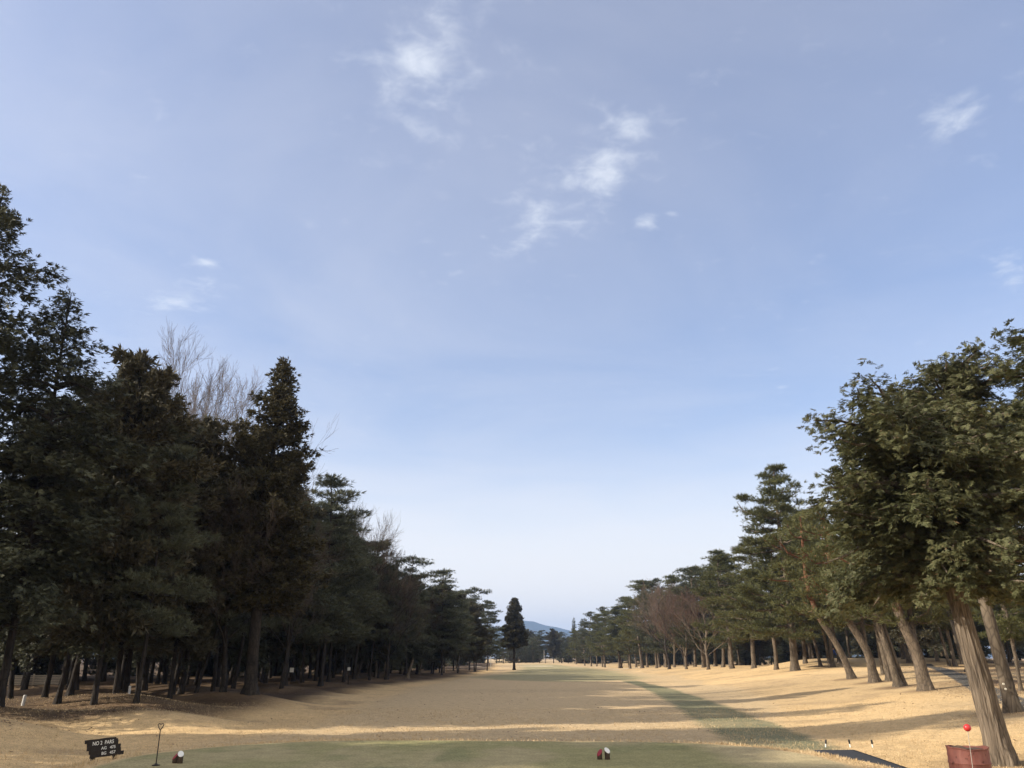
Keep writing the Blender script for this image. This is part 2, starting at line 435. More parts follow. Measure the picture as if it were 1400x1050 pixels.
def pine(H, hb, R, seed, mat, barkm, r0=.26, nwh=9, per=5, lean=(0, 0), bend=.5, topw=.35, dens=1.0, knots=None, lsize=.34, fork=None, upz=.25, side=None):
    """pine: bare trunk, whorls of limbs, each limb carrying flat pads of needle tufts"""
    global RNG
    RNG = r = np.random.default_rng(seed)
    P = trunk_path(H, lean, bend, 18, seed, knots)
    parts = [(*trunk_geo(P, r0, .04, seed=seed, pw=.8), 0)]
    axes = [(P, hb, 1.0)]
    if fork is not None:
        fk = np.asarray(fork, float)      # second stem: points from the fork up
        t = np.linspace(0, 1, len(fk)); tt = np.linspace(0, 1, 10)
        FP = np.stack([np.interp(tt, t, fk[:, k]) for k in range(3)], 1)
        parts.append((*tube(FP, np.linspace(r0*.62, .04, 10), 10), 0))
        axes.append((FP, FP[3, 2], .85))
    C = []; A = []; limbs = []
    for P_, hb_, sc in axes:
        zt = P_[:, 2]; Ht = zt[-1]
        for w in range(nwh):
            t = (w+r.uniform(-.2, .2))/(nwh-1) if nwh > 1 else .5
            t = min(max(t, 0), 1)
            z0 = hb_+(Ht-hb_)*t*.97
            wd = (1-t)**.75*(1-topw)+topw if t > .18 else .72+1.4*t
            if t > .93: wd *= .55
            az0 = r.uniform(0, 6.28)
            for b in range(per if t < .95 else 4):
                az = az0+b*6.283/per+r.normal(0, .3)
                Lb = R*sc*wd*r.uniform(.55, 1.12)
                if side is not None: Lb *= 1+side[1]*math.cos(az-side[0])
                if r.uniform() < .1: continue
                d0 = np.array([math.cos(az), math.sin(az), 0])
                z = z0+r.normal(0, .22)
                base = np.array([np.interp(z, zt, P_[:, 0]), np.interp(z, zt, P_[:, 1]), z])
                rise = upz*(.3+t)+r.normal(0, .10)
                ss = np.linspace(0, 1, 7)
                pts = base+d0*(ss*Lb)[:, None]+np.array([0, 0, 1.])*(rise*Lb*ss-.10*Lb*np.sin(ss*3.1)+.10*Lb*ss**3)[:, None]+r.normal(0, .035*Lb, (7, 3))*ss[:, None]
                limbs.append((pts[:-1], pts[1:], (.022*Lb+.012)*(1-.8*ss[:-1])+.008, (.022*Lb+.012)*(1-.8*ss[1:])+.006))
                npad = max(3, int(Lb*2.4))
                sp = np.clip(r.beta(2.4, 1.3, npad), .28, 1.02)
                sd_ = np.array([-d0[1], d0[0], 0])
                lat = r.uniform(-1, 1, npad)*Lb*.36*(1.15-sp)
                pc = np.stack([np.interp(sp, ss, pts[:, k]) for k in range(3)], 1)+sd_*lat[:, None]
                # twig from the limb to the pad
                q = np.stack([np.interp(np.maximum(sp-.15, 0), ss, pts[:, k]) for k in range(3)], 1)
                limbs.append((q, pc, np.full(npad, .016), np.full(npad, .008)))
                nt_ = int(15*dens)
                o = r.normal(0, 1, (npad, nt_, 3))*np.array([.30, .30, .085])
                o = np.clip(o, -.75, .75)
                c = (pc[:, None]+o).reshape(-1, 3)
                a = nrm(np.array([0, 0, .55])+d0*.35+np.stack([o[..., 0], o[..., 1], 0*o[..., 2]], -1)*1.5).reshape(-1, 3)
                C.append(c); A.append(a)
    C = np.concatenate(C); A = np.concatenate(A)
    Ls = lsize*r.uniform(.7, 1.2, len(C))
    V, Q = tuft(C, A, Ls, 9, .5, .11)
    for p0, p1, a, b in limbs: parts.append((*segs(p0, p1, a, b, 4), 0))
    tv, tq, _ = merge(parts)
    return dict(trunk=quads_mesh('trunk', tv, tq, [barkm], smooth=True), crown=quads_mesh('crown', V, Q, [mat]), H=H)

def bare(H, seed, barkm, twigm, r0=.2, lean=(0, 0), spread=.5, levels=6, up=.12, hb=.28, thin=1.0):
    r = np.random.default_rng(seed)
    big = []; fine = []
    P = trunk_path(H*.62, lean, .5, 14, seed)
    tg = trunk_geo(P, r0, r0*.35, 10, .5, seed)
    cur = []
    n1 = 15
    for i in range(n1):
        t = hb+(1-hb)*(i+r.uniform(0, .8))/n1
        k = t*(len(P)-1); k0 = min(int(k), len(P)-2); p = P[k0]+(P[k0+1]-P[k0])*(k-k0)
        az = i*2.4+r.normal(0, .4); inc = r.uniform(.45, .95)*(1.1-.6*t)+.12
        d = np.array([math.cos(az)*math.sin(inc)*1.0, math.sin(az)*math.sin(inc), math.cos(inc)])
        d[:2] += np.array(lean)*1.2
        cur.append((p, d/np.linalg.norm(d), H*.40*(1.12-.55*t)*r.uniform(.75, 1.1), r0*(.42-.22*t)))
    for lv in range(levels-1):
        P0 = np.array([c[0] for c in cur]); D = np.array([c[1] for c in cur]); Ln = np.array([c[2] for c in cur]); Rd = np.array([c[3] for c in cur])
        m = len(P0); ns = 4
        pts = [P0]; d = D.copy(); ds = []
        for s_ in range(ns):
            d = nrm(d+r.normal(0, .13, (m, 3))+np.array([0, 0, up*.5]))
            ds.append(d); pts.append(pts[-1]+d*(Ln/ns)[:, None])
        rr = [np.maximum(Rd*(1-.62*s_/ns), .0042*thin) for s_ in range(ns+1)]
        for s_ in range(ns):
            (big if lv < 2 else fine).append(segs(pts[s_], pts[s_+1], rr[s_], rr[s_+1], 5 if lv < 2 else 3))
        nxt = []
        nc = [5, 5, 4, 4, 2][lv] if lv < 5 else 2
        if lv == levels-2: break
        for j in range(m):
            for c in range(nc):
                tt = .28+.72*(c+r.uniform(.1, .95))/nc
                k = min(tt*ns, ns-.001); k0 = int(k)
                p = pts[k0][j]+(pts[k0+1][j]-pts[k0][j])*(k-k0)
                dd = ds[k0][j]; rnd = r.normal(0, 1, 3); rnd -= dd*rnd.dot(dd); rnd /= np.linalg.norm(rnd)
                ang = r.uniform(.35, .8)*spread*1.6
                nd = dd*math.cos(ang)+rnd*math.sin(ang); nd[2] += up
                nxt.append((p, nd/np.linalg.norm(nd), Ln[j]*r.uniform(.42, .68), max(Rd[j]*.5*(1.15-.5*tt), .0045*thin)))
        cur = nxt
    tv, tq, _ = merge([(*tg, 0)]+[(V, Q, 0) for V, Q in big])
    cv, cq, _ = merge([(V, Q, 0) for V, Q in fine])
    return dict(trunk=quads_mesh('trunk', tv, tq, [barkm], smooth=True), crown=quads_mesh('crown', cv, cq, [twigm]), H=float(np.percentile(cv[:, 2], 99.7)))

cone = lambda t: (1-t)**.8*.97+.03
cone_wide = lambda t: min(1, .55+1.6*t)*(1-t**1.5)**.8*.95+.05
dome = lambda t: min(1, .62+1.4*t)*math.sqrt(max(0, 1-t**2.6))+.06
flat_top = lambda t: min(1, .80+.9*t)*math.sqrt(max(0, 1-t**3.4))+.05
egg = lambda t: min(1, .55+2.0*t)*(1-t**1.35)**.72*.96+.04

PR = {}
PR['cyp_a'] = conifer(16, 2.6, 3.6, egg, 130, 'spray', 21, M['hinoki_dark'], M['bark_dark'], r0=.22, lsize=.20, density=1.35, lump=.7)
PR['cyp_b'] = conifer(22, 3.2, 4.2, cone_wide, 160, 'spray', 22, M['hinoki_dark'], M['bark_dark'], r0=.30, lsize=.23, density=1.1, lump=.7)
PR['sugi_a'] = conifer(20, 4.6, 3.1, egg, 165, 'tuft', 23, M['sugi'], M['bark_dark'], r0=.30, lsize=.26, density=1.25, droop=.12, lump=.5, upz=.34)
PR['sugi_c'] = conifer(15, 4.6, 2.6, lambda t: min(1, .62+2.2*t)*(1-t**1.35)**.72*.97+.03, 140, 'tuft', 25, M['sugi'], M['bark_dark'], r0=.26, lsize=.38, density=1.2, droop=.12, lump=.25, upz=.34)
PR['sugi_b'] = conifer(16, 2.8, 3.0, dome, 125, 'tuft', 24, M['sugi_dark'], M['bark_dark'], r0=.20, lsize=.34, density=.85, droop=.15, lump=.65, upz=.3)
PR['pine_a'] = pine(14, 3.4, 3.6, 31, M['pine_dark'], M['bark_dark'], r0=.18, nwh=11, per=5, dens=1.35)
PR['pine_b'] = pine(14, 4.4, 3.4, 32, M['pine_dark'], M['bark_dark'], r0=.17, nwh=9, per=5, lean=(.06, .03), bend=.9, topw=.55, dens=1.35)
PR['pine_c'] = pine(14, 3.6, 3.5, 33, M['pine'], M['bark_pine'], r0=.19, nwh=11, per=5, dens=1.5)
PR['pine_d'] = pine(14, 4.6, 3.3, 34, M['pine'], M['bark_pine'], r0=.18, nwh=9, per=5, lean=(-.08, .02), bend=.9, topw=.5, dens=1.5)
PR['pine_e'] = pine(13, 2.7, 3.2, 35, M['pine_far'], M['bark_pine'], r0=.16, nwh=10, per=5, topw=.5, bend=.5, dens=1.35)
PR['bare_a'] = bare(12, 41, M['bark_dark'], M['twig'], r0=.14, spread=.55, up=.10, thin=1.0)
PR['bare_b'] = bare(11, 42, M['bark_pine'], M['twig_red'], r0=.14, spread=.42, up=.22, hb=.2)
PR['bare_c'] = bare(12, 43, M['bark_dark'], M['twig_dark'], r0=.16, spread=.55, hb=.2, thin=1.4)
KIND = dict(cyp='cypress_tree', sugi='cedar_tree', pine='pine_tree', bare='bare_tree')
CAT = dict(cyp='cypress', sugi='cedar', pine='pine', bare='bare tree')

def plant(var, pos, H, w, label, group=None, rz=None, lean=(0, 0), proto=None, crown_mat=None):
    p = proto or PR[var]; k = var.split('_')[0]
    rz = random.uniform(0, 6.28) if rz is None else rz
    o = empty(KIND[k], pos, 0, label, CAT[k], group)
    sz = H/p['H']
    o.scale = (w*sz, w*sz, sz)
    o.rotation_mode = 'ZYX'      # spin first, then lean
    o.rotation_euler = (-lean[1], lean[0], rz)
    tk = link('trunk', p['trunk'], o); link('crown', p['crown'], o)
    if pos[0] < -3 and pos[1] < 300 and k != 'bare' and var != 'sugi_a': tk.scale = (.60, .60, 1)
    return o

def height_at(v, pos):
    return float(at(700, v, pos[1])[2]-pos[2])

def tree_px(var, u, v, vtop, w, label, group=None, rz=None, lean=(0, 0), proto=None, dY=0):
    x, y, z = hit(u, v)
    if dY: x, y = x*(1+dY/y), y+dY; z = float(ground(x, y))
    return plant(var, (x, y, z), height_at(vtop, (x, y, z)), w, label, group, rz, lean, proto)

# ------------------------------------------------------------------ ground
def seg_dist(x, y, pts):
    d = np.full(np.shape(x), 1e9)
    for (x0, y0), (x1, y1) in zip(pts[:-1], pts[1:]):
        dx, dy = x1-x0, y1-y0
        t = np.clip(((x-x0)*dx+(y-y0)*dy)/(dx*dx+dy*dy), 0, 1)
        d = np.minimum(d, np.hypot(x-x0-t*dx, y-y0-t*dy))
    return d

CART = [hit(u, v)[:2] for u, v in ((1500, 990), (1400, 964), (1350, 945), (1312, 925), (1284, 914), (1266, 908))]
def zone(x, y):
    """what grows or lies where: colours of turf, litter, sand and asphalt, some painted shade"""
    n1 = fbm(x/2.2, y/2.2, 41, 4); n2 = fbm(x/9, y/11, 43, 3); n3 = fbm(x/.5, y/.5, 47, 3); n4 = fbm(x/28, y/30, 49, 3)
    def lay(c, colr, w): return c+(np.asarray(colr)-c)*np.clip(w, 0, 1)[..., None]
    sh = np.shape(x)+(3,)
    c = np.broadcast_to(np.array([.65, .465, .25]), sh).copy()            # dormant rough
    c = lay(c, [.53, .385, .215], sstep(.40, .66, n2))
    c = lay(c, [.70, .525, .30], sstep(.55, .8, n4)*.7)
    c = lay(c, [.40, .29, .17], sstep(.55, .72, n1)*.65)
    # mown fairway, greyer
    j = (n2-.5)*2.4
    fw = sstep(-.8, .8, (xr_foot(y)+np.interp(y, [0, 30, 60, 100], [-1.2, -.2, 1.5, 2])+j)-x)*sstep(-1.0, 1.0, x-(xl_foot(y)+1.0+j))*sstep(20.5, 22, y)
    c = lay(c, [.56, .420, .250], fw)
    c = lay(c, [.50, .38, .23], fw*sstep(.4, .7, n2)*.7)
    # overseeded far fairway and the winding green strip
    gx = x-np.interp(y, [98, 150, 220, 300], [5.5, 9, 12, 8])
    gfar = sstep(0, 5, np.interp(y, [96, 104, 118, 150, 220, 290], [3, 11, 14, 13, 12, 8])-np.abs(gx)+j)*sstep(96, 99, y+(n2-.5)*4)*sstep(300, 270, y)
    c = lay(c, [.29, .275, .160], gfar*.82)
    cx = np.interp(y, [22, 25, 39, 55, 85, 100], [6.9, 7.35, 9.0, 10.6, 12.9, 13.6]); hw = np.interp(y, [22, 25, 39, 55, 85, 100], [1.2, 1.25, 1.35, 1.2, .9, 1.0])
    st = sstep(-.28, .26, hw-np.abs(x-cx)+(n3-.5)*.5+(n1-.5)*.35)*sstep(21.5, 22.5, y)*sstep(104, 99, y)
    c = lay(c, [.20, .20, .12], st*(.93-.2*sstep(.5, .75, n1)))
    # forest floor; the dark left litter also paints the shade fronting the wood
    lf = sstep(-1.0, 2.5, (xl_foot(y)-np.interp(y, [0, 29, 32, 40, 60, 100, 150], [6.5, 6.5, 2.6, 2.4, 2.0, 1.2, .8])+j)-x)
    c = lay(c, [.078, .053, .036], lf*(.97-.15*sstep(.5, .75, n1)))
    rf = sstep(-1, 3, x-(np.interp(y, [0, 20, 35, 50, 65, 100, 160, 250], [14, 15.5, 18.5, 22.5, 29, 52, 46, 40])+j*1.3))*sstep(16, 21, y)
    c = lay(c, [.30, .205, .115], rf*np.clip(.25+1.1*sstep(.40, .60, n1), 0, 1)*.9)
    c = lay(c, [.15, .10, .06], rf*sstep(.52, .70, fbm(x/3.1, y/4.3, 71, 4))*.8)
    # round the trunk bases the needles lie thicker
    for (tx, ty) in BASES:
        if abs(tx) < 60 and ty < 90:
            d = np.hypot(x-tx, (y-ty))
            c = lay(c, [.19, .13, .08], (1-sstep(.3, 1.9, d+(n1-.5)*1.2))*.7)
    # sand by the far green
    for bx, by, a, b in ((-6, 236, 5.5, 4), (7, 262, 6, 4), (16, 246, 5, 3), (28, 205, 5, 3)):
        c = lay(c, [.70, .60, .44], 1-sstep(.8, 1.05, ((x-bx)/a)**2+((y-by)/b)**2+(n2-.5)*.6))
    # tee: mottled short turf and its pale unmown edge
    sd = tee_sd(x, y)
    edge = 1-sstep(-.25, .1, np.abs(sd+.12)-.02)
    inside = sstep(.05, -.25, sd+(n3-.5)*.2)
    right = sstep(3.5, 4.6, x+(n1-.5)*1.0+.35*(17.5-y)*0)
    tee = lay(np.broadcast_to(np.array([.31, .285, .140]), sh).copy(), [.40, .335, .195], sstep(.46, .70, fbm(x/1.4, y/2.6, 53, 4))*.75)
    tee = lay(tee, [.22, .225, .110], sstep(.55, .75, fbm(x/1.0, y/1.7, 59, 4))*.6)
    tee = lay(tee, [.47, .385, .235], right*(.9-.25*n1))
    c = c+(tee-c)*inside[..., None]
    c = lay(c, [.60, .50, .32], edge*.95)
    # worn slope round the tee
    c = lay(c, [.36, .27, .17], sstep(.1, .8, sd)*sstep(4.5, 2.5, sd)*sstep(0, -6, x)*sstep(.35, .6, n1)*.7)
    # asphalt cart path under the right-hand trees
    d = seg_dist(x, y, CART)
    c = lay(c, [.105, .098, .088], 1-sstep(.50, .62, d+(n3-.5)*.1))
    c = c*(.90+.20*fbm(x/.17, y/.22, 61, 2))[..., None]
    return np.clip(c, 0, 1)

def build_ground():
    az = np.concatenate([np.linspace(-180, -42, 36, endpoint=False), np.linspace(-42, 42, 900), np.linspace(42, 180, 36)[1:-1]])
    az = np.radians(az)
    rr = np.concatenate([[.5, 2, 4, 6, 8], np.geomspace(9.5, 420, 620), np.geomspace(440, 6500, 40)])
    A, Rr = np.meshgrid(az, rr)
    X = Rr*np.sin(A); Y = Rr*np.cos(A)
    Z = ground(X, Y)
    near = sstep(60, 12, Y)
    off = sstep(.0, .5, tee_sd(X, Y))
    Z = Z+(fbm(X/.35, Y/.35, 81, 3)-.5)*.05*off*near+(fbm(X/.9, Y/.9, 83, 2)-.5)*.06*off*near
    nr, na = X.shape
    V = np.stack([X, Y, Z], -1).reshape(-1, 3)
    i = np.arange(nr-1)[:, None]*na; k = np.arange(na)[None]; k2 = (k+1) % na
    Q = np.stack([i+k, i+na+k, i+na+k2, i+k2], -1).reshape(-1, 4)
    Q = Q[:, ::-1]
    m, nt, out = newmat('turf'); L = nt.links.new
    at_ = N(nt, 'ShaderNodeAttribute'); at_.attribute_name = 'zone'
    tc = N(nt, 'ShaderNodeTexCoord')
    n1 = N(nt, 'ShaderNodeTexNoise', i_Scale=26.0, i_Detail=6.0, i_Roughness=.7); L(tc.outputs['Object'], n1.inputs['Vector'])
    n2 = N(nt, 'ShaderNodeTexNoise', i_Scale=3.0, i_Detail=4.0, i_Roughness=.65); L(tc.outputs['Object'], n2.inputs['Vector'])
    r1 = ramp(nt, [(.30, (.52, .52, .50)), (.70, (1.38, 1.37, 1.34))]); L(n1.outputs[0], r1.inputs[0])
    r2 = ramp(nt, [(.3, (.86, .86, .85)), (.7, (1.12, 1.11, 1.10))]); L(n2.outputs[0], r2.inputs[0])
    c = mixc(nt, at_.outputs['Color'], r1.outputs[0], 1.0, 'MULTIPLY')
    c = mixc(nt, c, r2.outputs[0], 1.0, 'MULTIPLY')
    n4 = N(nt, 'ShaderNodeTexNoise', i_Scale=90.0, i_Detail=3.0, i_Roughness=.7); L(tc.outputs['Object'], n4.inputs['Vector'])
    r4 = ramp(nt, [(.36, (.5, .48, .44)), (.46, (1, 1, 1)), (.62, (1.12, 1.12, 1.1))]); L(n4.outputs[0], r4.inputs[0])
    c = mixc(nt, c, r4.outputs[0], .8, 'MULTIPLY')
    d = N(nt, 'ShaderNodeBsdfPrincipled', i_Roughness=.95); d.inputs['Specular IOR Level'].default_value = .1
    L(c, d.inputs['Base Color'])
    bp = N(nt, 'ShaderNodeBump', i_Strength=.5, i_Distance=.03); L(n1.outputs[0], bp.inputs['Height']); L(bp.outputs[0], d.inputs['Normal'])
    L(d.outputs[0], out.inputs['Surface'])
    me = quads_mesh('ground', V, Q, [m], smooth=True)
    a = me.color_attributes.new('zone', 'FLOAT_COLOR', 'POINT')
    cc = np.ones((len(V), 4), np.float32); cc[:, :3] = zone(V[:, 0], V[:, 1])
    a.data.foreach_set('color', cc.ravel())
    tag(link('ground', me), kind='structure')

# ------------------------------------------------------------------ trees: the left-hand wood
BASES = []
def T(var, u, v, vtop, w, label, group=None, **k):
    o = tree_px(var, u, v, vtop, w, label, group, **k)
    BASES.append((o.location.x, o.location.y)); return o

def tall_px(var, u, v, vtop, label, w=1.0, **k):
    return T(var, u, v, vtop, w, label, **k)

T('cyp_b', -150, 975, 262, 1.12, 'tallest dark cypress, cut by the left picture edge, its ragged top highest of all', rz=.4)
T('cyp_a', -2, 966, 402, 1.12, 'dark cypress with a broad drooping shoulder, in front of the tallest left-edge tree', rz=2.2)
T('sugi_b', 128, 963, 490, .98, 'round-topped dark cedar with a pale leaning trunk, above the black sign', rz=1.0)
T('sugi_a', 342, 949, 497, 1.2, 'tall conical brownish cedar with a thick pale trunk, left of the fairway', rz=.3)
T('pine_a', 438, 938, 655, 1.25, 'dark pine with one upswept branch tip, directly right of the conical cedar', rz=1.9)
T('pine_b', 505, 930, 742, 1.05, 'dark pine under the low bare crown, right behind the upswept pine', rz=.5)
T('pine_b', 556, 927, 762, 1.15, 'flat-topped dark pine with a jagged right tip, midway along the left wood', rz=2.4)
T('pine_a', 604, 923, 781, 1.35, 'broad layered dark pine, highest near the right end of the left wood', rz=4.0)
T('pine_b', 650, 918, 806, 1.25, 'dark pine with a twin trunk standing out at the end of the left wood', rz=5.2)
T('pine_a', 666, 917, 822, 1.1, 'shorter dark pine close beside the twin trunk at the end of the left wood', rz=.9)
T('bare_a', 196, 950, 462, .66, 'bare grey tree whose top twigs show behind the round-topped cedar', rz=.8, dY=9)
T('bare_a', 246, 952, 512, .72, 'bare tree with fanning limbs against the sky, left of the conical cedar', rz=3.9, lean=(.06, 0), dY=5)
T('bare_c', 305, 946, 640, 1.0, 'dark bare tree whose brown twigs veil the conical cedar from the left', rz=2.0)
T('bare_c', 385, 941, 715, .8, 'dark bare tree whose brown twigs veil the lower right of the conical cedar', rz=5.0)
T('bare_a', 484, 934, 690, .85, 'bare grey crown standing against the sky right of the upswept pine', rz=.2, dY=10)
T('bare_c', 528, 929, 770, 1.1, 'low dark bare tree between two pines midway along the left wood', rz=2.9)
# front trunks of the wood and what fills it behind
T('cyp_a', 78, 962, 545, 1.0, 'dark cypress with a trunk leaning right, between the left edge and the sign', rz=3.0, lean=(.09, 0))
T('pine_a', 186, 961, 590, 1.0, 'thick black trunked pine just right of the pale leaning trunk', rz=2.0)
T('sugi_b', 232, 955, 575, .95, 'slim dark cedar with a grey trunk, midway between the sign and conical cedar', rz=4.0)
T('pine_b', 268, 947, 640, 1.0, 'dark pine with a sharply leaning trunk left of the conical cedar', rz=.4, lean=(.16, 0))
gl = 'pines and cedars filling the left-hand wood'
ll = 'dark tree deep in the shaded left-hand wood, its crown merged with its neighbours'
rr_ = np.random.default_rng(77)
cand = []
for u in np.linspace(10, 640, 44):
    bv = np.interp(u, [0, 130, 345, 430, 560, 650], [965, 962, 949, 938, 926, 918])
    for row, (dy0, dy1) in enumerate(((3, 9), (12, 24), (30, 50))):
        if row == 2 and rr_.uniform() < .35: continue
        cand.append((u+rr_.normal(0, 7), bv, rr_.uniform(dy0, dy1)))
for u, bv, dy in cand:
    x, y, z = hit(u, bv); x = x*(1+dy/y); y += dy
    y += 0
    if any((x-a)**2+(y-b)**2 < 4 for a, b in BASES): continue
    z = float(ground(x, y))
    uu = 700+F*x/(y*CP+(z-EYE)*SP)
    top = np.interp(uu, [0, 100, 200, 260, 330, 440, 470, 520, 560, 620, 650, 690], [500, 520, 560, 640, 640, 690, 720, 770, 790, 800, 825, 865])
    var = rr_.choice(['pine_a', 'pine_b', 'sugi_b', 'cyp_a', 'pine_a'])
    H = height_at(top, (x, y, z))*rr_.uniform(.82, 1.02)
    H = min(H, 24)
    plant(var, (x, y, z), max(H, 5), rr_.uniform(.85, 1.15)*min(1.3, 14/max(H, 8)+.2), ll, gl, rr_.uniform(0, 6.28), (rr_.normal(0, .05), rr_.normal(0, .03)))
    BASES.append((x, y))
# pale leaning stems at the front of the wood
for u, v, H, ln, lab in ((488, 927, 3.6, .2, 'pale bare stem leaning right, left of three in front of the dark wood'),
                        (513, 926, 3.2, .03, 'pale upright bare stem, middle of three in front of the dark wood'),
                        (526, 926, 3.4, -.01, 'pale straight bare stem, rightmost of three in front of the dark wood'),
                        (573, 922, 4.4, .12, 'slim pale stem leaning right, right of the broken stump')):
    x, y, z = hit(u, v)
    P = trunk_path(H*1.6, (ln, 0), .25, 12, int(u))
    V, Q = trunk_geo(P, .17, .05, 10, .4, int(u))
    o = empty('bare_tree', (x, y, z), 0, lab, 'bare tree', 'pale stems along the left wood')
    link('trunk', quads_mesh('trunk', V, Q, [M['bark_pine']], smooth=True), o)
    r = np.random.default_rng(int(u)); S0 = []
    P0 = []; P1 = []
    for k in range(26):
        i = r.integers(5, 11); d = nrm(np.array([r.normal(), r.normal(), .6]))
        p = P[i]; q = p+d*r.uniform(.5, 1.5); P0.append(p); P1.append(q)
        for _ in range(3): 
            P0.append(p+(q-p)*r.uniform(.4, .9)); P1.append(P0[-1]+nrm(d+r.normal(0, .5, 3))*r.uniform(.3, .8))
    V, Q = segs(P0, P1, np.full(len(P0), .02), np.full(len(P0), .008), 4)
    link('crown', quads_mesh('crown', V, Q, [M['twig']]), o)
# broken stump
x, y, z = hit(557, 928)
P = np.array([[0, 0, 0], [.1, 0, .5], [.3, 0, 1.2], [.55, .05, 2.1]])
V, Q = trunk_geo(P, .2, .12, 14, .8, 3)
o = empty('tree_stump', (x, y, z), 0, 'pale broken trunk without a crown, leaning right at the edge of the dark wood', 'stump')
link('trunk', quads_mesh('trunk', V, Q, [M['bark_pine']], smooth=True), o)
V, Q = segs([[.55, .05, 2.05]]*7, [[.55+.05*math.cos(k), .05+.06*math.sin(k*2.1), 2.2+.09*(k % 3)] for k in range(7)], np.full(7, .05), np.full(7, .01), 5)
link('splinter', quads_mesh('splinter', V, Q, [M['bark_pine']]), o)

# ------------------------------------------------------------------ trees: the middle distance
T('sugi_c', 703, 916, 819, 1.12, 'lone conical cedar with a bare lower trunk, standing in the middle of the fairway', rz=1.3)
fl = 'dark pine in the row that closes the far end of the fairway'
fg = 'trees across the far end of the fairway'
far = [(668, 868), (679, 871), (688, 866), (697, 874), (709, 873), (719, 880), (729, 874), (738, 871), (746, 878), (768, 868), (777, 872), (788, 866), (800, 860), (812, 866), (660, 860)]
for u, vt in far:
    x, y, z = hit(u, 907.5); y0 = y; 
    Yd = rr_.uniform(318, 350); x = x*Yd/y; y = Yd; z = float(ground(x, y))
    plant(rr_.choice(['pine_e', 'pine_a', 'pine_e']), (x, y, z), height_at(vt, (x, y, z)), rr_.uniform(1.1, 1.5), fl, fg, rr_.uniform(0, 6.28))
for k in range(26):
    Yd = rr_.uniform(370, 430); x = rr_.uniform(-45, 75)
    z = float(ground(x, Yd)); plant('pine_e', (x, Yd, z), rr_.uniform(12, 15), 1.3, 'pale green pine showing behind the row at the far end of the fairway', fg, rr_.uniform(0, 6.28)) if k % 2 else None
x, y, z = hit(757, 908); Yd = 322
plant('sugi_b', (x*Yd/y, Yd, float(ground(x*Yd/y, Yd))), height_at(860, (0, Yd, z)), 1.2, 'dark conical cedar rising above the far row, right of the mountain peak', None, .7)
x, y, z = hit(786, 909); Yd = 300
plant('cyp_a', (x*Yd/y, Yd, float(ground(x*Yd/y, Yd))), height_at(846, (0, Yd, z)), .55, 'slim spire at the far left end of the right-hand wood', None, .7)

# ------------------------------------------------------------------ trees: the right-hand wood
RS = [(780, 868), (785, 858), (815, 834), (850, 825), (880, 798), (905, 796), (935, 792), (955, 776), (985, 766), (1000, 757), (1030, 745), (1100, 720), (1400, 700)]
RB = [(780, 911), (800, 911), (850, 911), (900, 908), (950, 905), (1000, 902), (1050, 899), (1100, 900), (1200, 903), (1300, 902), (1400, 902)]
def rtop(u): return np.interp(u, [a for a, b in RS], [b for a, b in RS])
def rbase(u): return np.interp(u, [a for a, b in RB], [b for a, b in RB])
gr = 'trees along the front of the right-hand wood'
rl = ['sunlit bare-trunked pine in the front row of the far right-hand wood', 'bare grey-brown tree among the pines of the far right-hand wood']
for u in np.linspace(790, 1000, 26):
    u = u+rr_.normal(0, 5)
    x, y, z = hit(u, rbase(u)+.6)
    Y = np.interp(u, [780, 800, 850, 900, 950, 1000], [290, 265, 215, 180, 150, 125])*rr_.uniform(.96, 1.05)
    x = x*Y/y; z = float(ground(x, Y))
    H = height_at(rtop(u), (x, Y, z))*rr_.uniform(.86, 1.02)
    isb = 890 < u < 960 and rr_.uniform() < .45
    var = rr_.choice(['bare_b', 'bare_a']) if isb else rr_.choice(['pine_e', 'pine_c', 'pine_d', 'pine_e'])
    plant(var, (x, Y, z), H, rr_.uniform(1.0, 1.35), rl[1] if isb else rl[0], gr, rr_.uniform(0, 6.28), (rr_.normal(-.02, .04), 0))
    BASES.append((x, Y))
def at_depth(var, u, Y, vtop, w, label, group=None, rz=None, lean=(0, 0), proto=None):
    p = at(u, rbase(u), Y); z = float(ground(p[0], Y))
    BASES.append((p[0], Y))
    return plant(var, (p[0], Y, z), height_at(vtop, (p[0], Y, z)), w, label, group, rz, lean, proto)
at_depth('bare_b', 968, 118, 797, 1.45, 'reddish-brown bare tree with a rounded twiggy dome, in front of the right-hand pines', None, .5)
at_depth('bare_a', 915, 150, 800, 1.4, 'grey-brown bare tree with a thin open crown, left of the reddish dome', None, 2.5)
at_depth('bare_b', 938, 140, 812, 1.2, 'smaller brown bare tree squeezed between the grey and the reddish bare trees', None, 4.5)
at_depth('pine_c', 1000, 108, 755, 1.3, 'sunlit green pine rising right behind the reddish bare dome', None, .6)
at_depth('pine_d', 878, 195, 797, 1.4, 'pine with a tufted top rising left of the bare trees on the right', None, 1.6)
at_depth('pine_c', 1030, 100, 742, 1.3, 'green pine half hidden behind the large layered pine', None, 3.6)
at_depth('pine_d', 1060, 90, 735, 1.2, 'pine with a bare lower trunk between the mounds and the large layered pine', None, 2.6)

